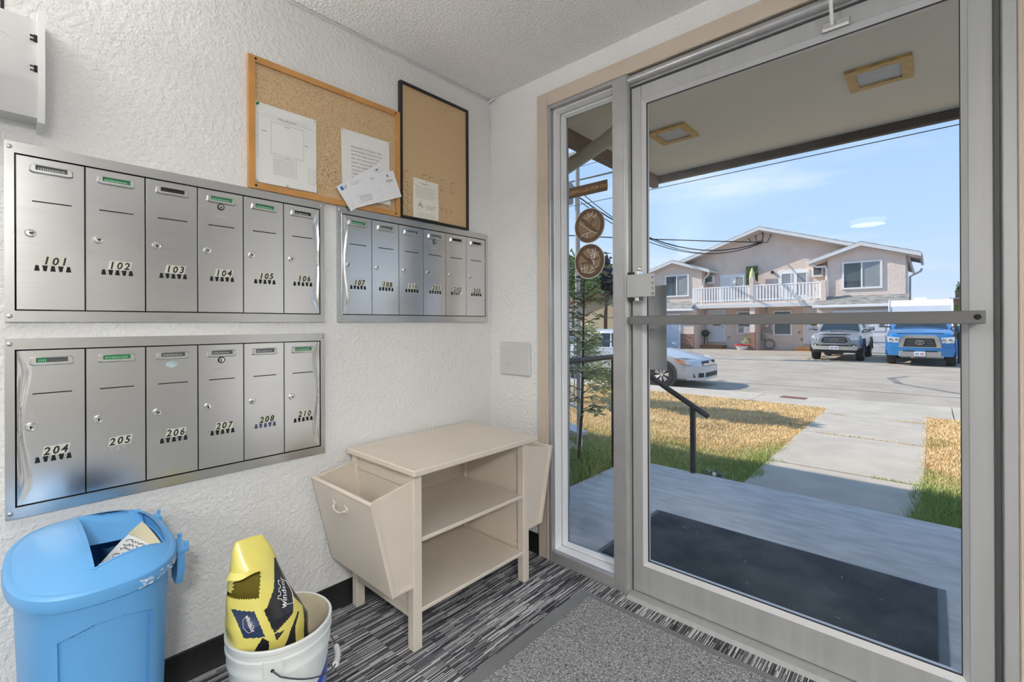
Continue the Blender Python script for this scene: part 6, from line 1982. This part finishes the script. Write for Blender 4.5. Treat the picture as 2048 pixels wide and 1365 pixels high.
def car_copy(label, loc, rz, pm):
    c = copy_tree(car)
    c.location = loc
    c.rotation_euler = (0, 0, rz)
    c['label'] = label
    for ch in list(c.children):
        if ch.data and ch.data.materials and ch.data.materials[0] == P_CAR:
            me = ch.data.copy()
            me.materials[0] = pm
            ch.data = me
    return c
car_copy('white car parked far off behind the sapling', (-11.6, 19.6, GZ), 0.35, paint('white_car_paint', (.72, .74, .76)))
car_copy('blue grey car parked far off between sapling leaves', (-15.8, 24.3, GZ), 0.2, paint('teal_car_paint', (.12, .24, .32)))
car_copy('dark car by the left garage with one wheel in view', (-11.5, 22.6, GZ), -PI / 2 + .1, paint('black_car_paint', (.02, .02, .022)))

# white camper box riding on the bed of the blue truck
t = thing('camper_box', 'white camper box mounted on the bed of the blue pickup', 'camper', (1.48, 25.8, GZ + 1.43))
MAT_CAMP = mat('camper_white', (.82, .84, .86), .4)
CZ = GZ + 1.435
put('shell', M().loft([[(x, y, z) for y, z in ((24.72, CZ), (26.85, CZ), (26.85, 1.98), (26.7, 2.16), (24.9, 2.16), (24.72, 1.90))] for x in (.46, 2.50)]), MAT_CAMP, t, smooth=False)
put('edge_trim', M().tube([(.45, 24.71, .62), (.45, 24.71, 1.90), (.46, 24.90, 2.17), (.46, 26.7, 2.17)], .028, 6), MAT_CAMP, t)
put('edge_trim', M().tube([(2.51, 24.71, .62), (2.51, 24.71, 1.90), (2.50, 24.90, 2.17), (2.50, 26.7, 2.17)], .028, 6), MAT_CAMP, t)
for x in (.455, 2.555):
    put('side_skirt', M().box((x - .02, 24.72, .55), (x, 26.85, CZ + .02)), MAT_CAMP, t, smooth=False)
put('roof_vent', M().box((1.28, 25.2, 2.15), (1.72, 25.7, 2.27), .02), MAT_CAMP, t)
put('window', M().box((.9, 24.69, 1.2), (2.0, 24.73, 1.62), .01), MAT_CARGL, t)
t = thing('brick_building', 'brown brick building at the far right behind the trailer', 'building', (5.5, 34, GZ))
put('wall', M().box((2.62, 32.0, GZ), (9.0, 38, 2.42)).box((2.95, 32.4, 2.42), (9.0, 38, 3.05)), mat('red_brown_brick', (.36, .19, .13), .8, var=(6, .15)), t, smooth=False)
put('coping', M().box((2.58, 31.95, 2.42), (3.0, 32.4, 2.48)).box((2.92, 32.35, 3.05), (9.0, 38, 3.12)), MAT_FASC, t, smooth=False)
put('window', M().box((4.5, 31.97, .9), (6.0, 32.0, 2.0)), MAT_WINGL, t, smooth=False)
t = thing('board_fence', 'dark board fence right of the blue truck', 'fence', (3.6, 24.5, GZ))
for k in range(12):
    x = 2.72 + k * .17
    put('board', M().box((x, 24.5 + .01 * (k % 2), GZ), (x + .155, 24.53 + .01 * (k % 2), .95), .004), mat('dark_fence', (.10, .07, .065), .8, var=(4, .3)), t)
put('rail', M().box((2.7, 24.54, .6), (4.8, 24.6, .68)), MATS['dark_fence'], t, smooth=False)
t = thing('storage_bin', 'blue grey lidded storage box beside the dark fence', 'box', (2.95, 23.7, GZ))
put('box', M().box((2.62, 23.5, GZ), (3.3, 24.1, .78), .03), mat('dark_box', (.10, .08, .08), .7), t)
put('lid', M().box((2.58, 23.45, .78), (3.34, 24.15, .98), .05), mat('blue_grey_lid', (.15, .19, .30), .5), t)
tag(put('bush', leaves(420, [((2.75, 30.5, 1.85), (.38, .4, .35)), ((2.75, 30.5, .7), (.35, .35, 1.1))], .14, 11), MAT_LEAFY, smooth=False), 'yellow green shrub in front of the brick building', 'shrub')
tag(put('bush', leaves(520, [((3.0, 31.3, 2.95), (.35, .3, .35)), ((3.1, 31.3, 1.2), (.35, .3, 1.6)), ((2.2, 35.5, 1.2), (.6, .5, 1.6))], .16, 12), MAT_LEAFG, smooth=False), 'dark scrubby tall shrub against the brick building', 'shrub')

# ------------------------------------------------------------------ planting and scenery through the sidelight
t = thing('sapling', 'slender brown stemmed sapling beside the porch', 'sapling', (-0.509, 1.602, -0.15))
stem = [(-0.509, 1.602, -0.16), (-0.505, 1.625, 0.05), (-0.500, 1.66, 0.35), (-0.505, 1.69, 0.75), (-0.512, 1.71, 1.10), (-0.516, 1.73, 1.42), (-0.520, 1.74, 1.72)]
put('stem', M().tube(stem, [.016, .014, .013, .011, .009, .007, .004], 8), MAT_BARK, t)
rng = random.Random(31)
br, lf = M(), M()
for k in range(64):
    s_ = rng.uniform(.34, 1.0)
    i = min(int(s_ * 6), 5)
    f_ = s_ * 6 - i
    p = Vector(stem[i]).lerp(Vector(stem[i + 1]), f_)
    a = rng.uniform(0, 2 * PI)
    d = Vector((math.cos(a), math.sin(a), rng.uniform(-.1, .6))).normalized()
    L_ = rng.uniform(.16, .36)
    pts = [p, p + d * L_ * .5 + Vector((0, 0, .03)), p + d * L_ + Vector((0, 0, -.02))]
    br.tube(pts, [.004, .003, .0015], 5)
    for q in range(7):
        c = pts[1].lerp(pts[2], q / 6) if q > 2 else pts[0].lerp(pts[1], .3 + q * .3)
        for sd in (-1, 1):
            w = d.cross(Vector((0, 0, 1))).normalized() * sd
            ax = (w + d * .5 + Vector((0, 0, rng.uniform(-.5, .1)))).normalized()
            pr = ax.cross(Vector((rng.gauss(0, .3), rng.gauss(0, .3), 1))).normalized()
            l = rng.uniform(.050, .105)
            lf.add([c, c + ax * l * .5 + pr * l * .24, c + ax * l, c + ax * l * .5 - pr * l * .24], [(0, 1, 2, 3)])
put('twigs', br, MAT_BARK, t)
put('leaf_cover', lf, MAT_LEAFO, t, smooth=False)['kind'] = 'stuff'
tag(put('shrub', leaves(2200, [((-2.95, 5.6, .45), (.42, .5, .55)), ((-2.55, 5.5, .15), (.4, .4, .4)), ((-3.2, 5.9, .9), (.35, .4, .4))], .09, 14, .2, .3), MAT_LEAFO, smooth=False), 'silvery green loose shrub on the lawn behind the sapling', 'shrub')
tag(put('weed_clump', leaves(170, [((-.42, 1.70, -.04), (.22, .16, .10)), ((-.8, 1.55, .02), (.2, .2, .12))], .10, 15, .0, .2), MAT_LEAFG, smooth=False), 'green weeds at the foot of the sapling', 'weeds')
tag(put('weed_clump', leaves(90, [((.52, 2.10, -.07), (.10, .08, .05))], .05, 16, .0, .35), mat('grey_green_leaf', (.24, .30, .20), .7), smooth=False), 'grey green weed by the porch edge near the handrail', 'weeds')
t = thing('dandelion_clock', 'single white dandelion clock at the porch edge', 'flower', (.55, 1.95, -.13))
put('stem', M().tube([(.55, 1.96, -.14), (.552, 1.962, -.03)], .002, 5), MAT_LEAFG, t)
put('seed_head', M().lathe([(0, -.045), (.012, -.04), (.017, -.028), (.012, -.016), (0, -.011)], (.552, 1.962, 0), 12), mat('seed_white', (.75, .75, .72), .9), t)
# white metal stair railing
t = thing('stair_railing', 'white metal railing and steps left of the sapling', 'railing', (-1.1, 2.45, -.15))
A_, B_ = Vector((-.86, 2.16, 0)), Vector((-1.75, 2.75, 0))
put('post', M().box((A_.x - .022, A_.y - .022, -.15), (A_.x + .022, A_.y + .022, 1.05), .003), MAT_HWHITE, t)
put('post', M().box((B_.x - .022, B_.y - .022, -.15), (B_.x + .022, B_.y + .022, 1.05), .003), MAT_HWHITE, t)
for z in (1.03, .30):
    put('rail', M().tube([A_ + Vector((0, 0, z)), B_ + Vector((0, 0, z))], .016, 6), MAT_HWHITE, t)
for k in range(1, 8):
    p = A_.lerp(B_, k / 8)
    put('baluster', M().tube([p + Vector((0, 0, .30)), p + Vector((0, 0, 1.02))], .007, 6), MAT_HWHITE, t)
for z, d in ((.06, .0), (-.08, .10)):
    put('tread', M().add([(-.84 - d * .5, 2.10 - d, z), (-.80 - d * .5, 2.22 - d, z), (-1.70, 2.80 - d, z), (-1.78, 2.55 - d, z), (-.84 - d * .5, 2.10 - d, z - .03), (-.80 - d * .5, 2.22 - d, z - .03), (-1.70, 2.80 - d, z - .03), (-1.78, 2.55 - d, z - .03)], [(0, 1, 2, 3), (7, 6, 5, 4), (0, 4, 5, 1), (1, 5, 6, 2), (2, 6, 7, 3), (3, 7, 4, 0)]), MAT_GREYPL, t, smooth=False)
# far building with orange roof
fb = thing('tile_roof_building', 'beige building with orange tiled roof far beyond the sapling', 'building', (-19, 33, GZ))
MAT_BEIGE = mat('beige_wall', (.50, .43, .30), .8)
put('wall', M().box((-22.5, 30.0, GZ), (-17.0, 36, 3.0)), MAT_HWHITE, fb, smooth=False)
put('gable_wall', M().prism([(-19.4, GZ), (-14.2, GZ), (-14.2, 2.9), (-16.5, 3.75), (-19.4, 2.8)], 'y', 29.0, 36), MAT_BEIGE, fb, smooth=False)
put('roof', M().prism([(-24, 2.75), (-19.6, 3.05), (-16.5, 4.05), (-13.6, 3.0), (-13.6, 2.85), (-16.5, 3.8), (-19.6, 2.8), (-24, 2.6)], 'y', 28.6, 36.5), mat('orange_roof', (.42, .18, .10), .8, var=(2, .1)), fb, smooth=False)
for x in (-21.5, -20.3):
    w_ = put('window', M().box((x, 29.95, .8), (x + .8, 30.0, 1.9)), MAT_WINGL, fb, smooth=False)
put('base_band', M().box((-15.9, 28.97, GZ), (-14.2, 29.0, 1.0)), mat('orange_band', (.55, .30, .12), .7), fb, smooth=False)
def tree(label, base, h, blobs, n, size, mt_leaf, seed):
    t = thing('tree', label, 'tree', base)
    put('trunk', M().tube([base, (base[0] + .1, base[1], base[2] + h * .5), (base[0], base[1], base[2] + h * .8)], [.16, .12, .05], 8), MAT_BARK, t)
    put('crown', leaves(n, blobs, size, seed, .1, .5), mt_leaf, t, smooth=False)['kind'] = 'stuff'
tree('leafy street tree shading the lawn from the left', (-6.6, 4.0, -0.2), 5.6, [((-6.4, 4.0, 4.6), (1.0, .5, .5)), ((-5.4, 3.9, 4.0), (.9, .45, .4)), ((-7.5, 4.1, 4.3), (.9, .45, .5))], 1300, .26, MAT_LEAFG, 40)
tree('green leafed tree behind the lower round sticker', (-17.2, 26.0, GZ), 5.6, [((-17.6, 26, 5.3), (1.5, 1.5, 1.3)), ((-16.6, 26, 4.0), (1.4, 1.4, 1.3)), ((-18.2, 26, 4.0), (1.3, 1.3, 1.5))], 3400, .36, MAT_LEAFG, 41)
tree('dark plum leafed tree right of the green tree', (-16.0, 28.0, GZ), 6.0, [((-16.2, 28, 5.2), (.9, .6, 1.4)), ((-15.4, 28, 4.0), (1.3, .6, 1.1))], 2600, .32, MAT_LEAFD, 42)
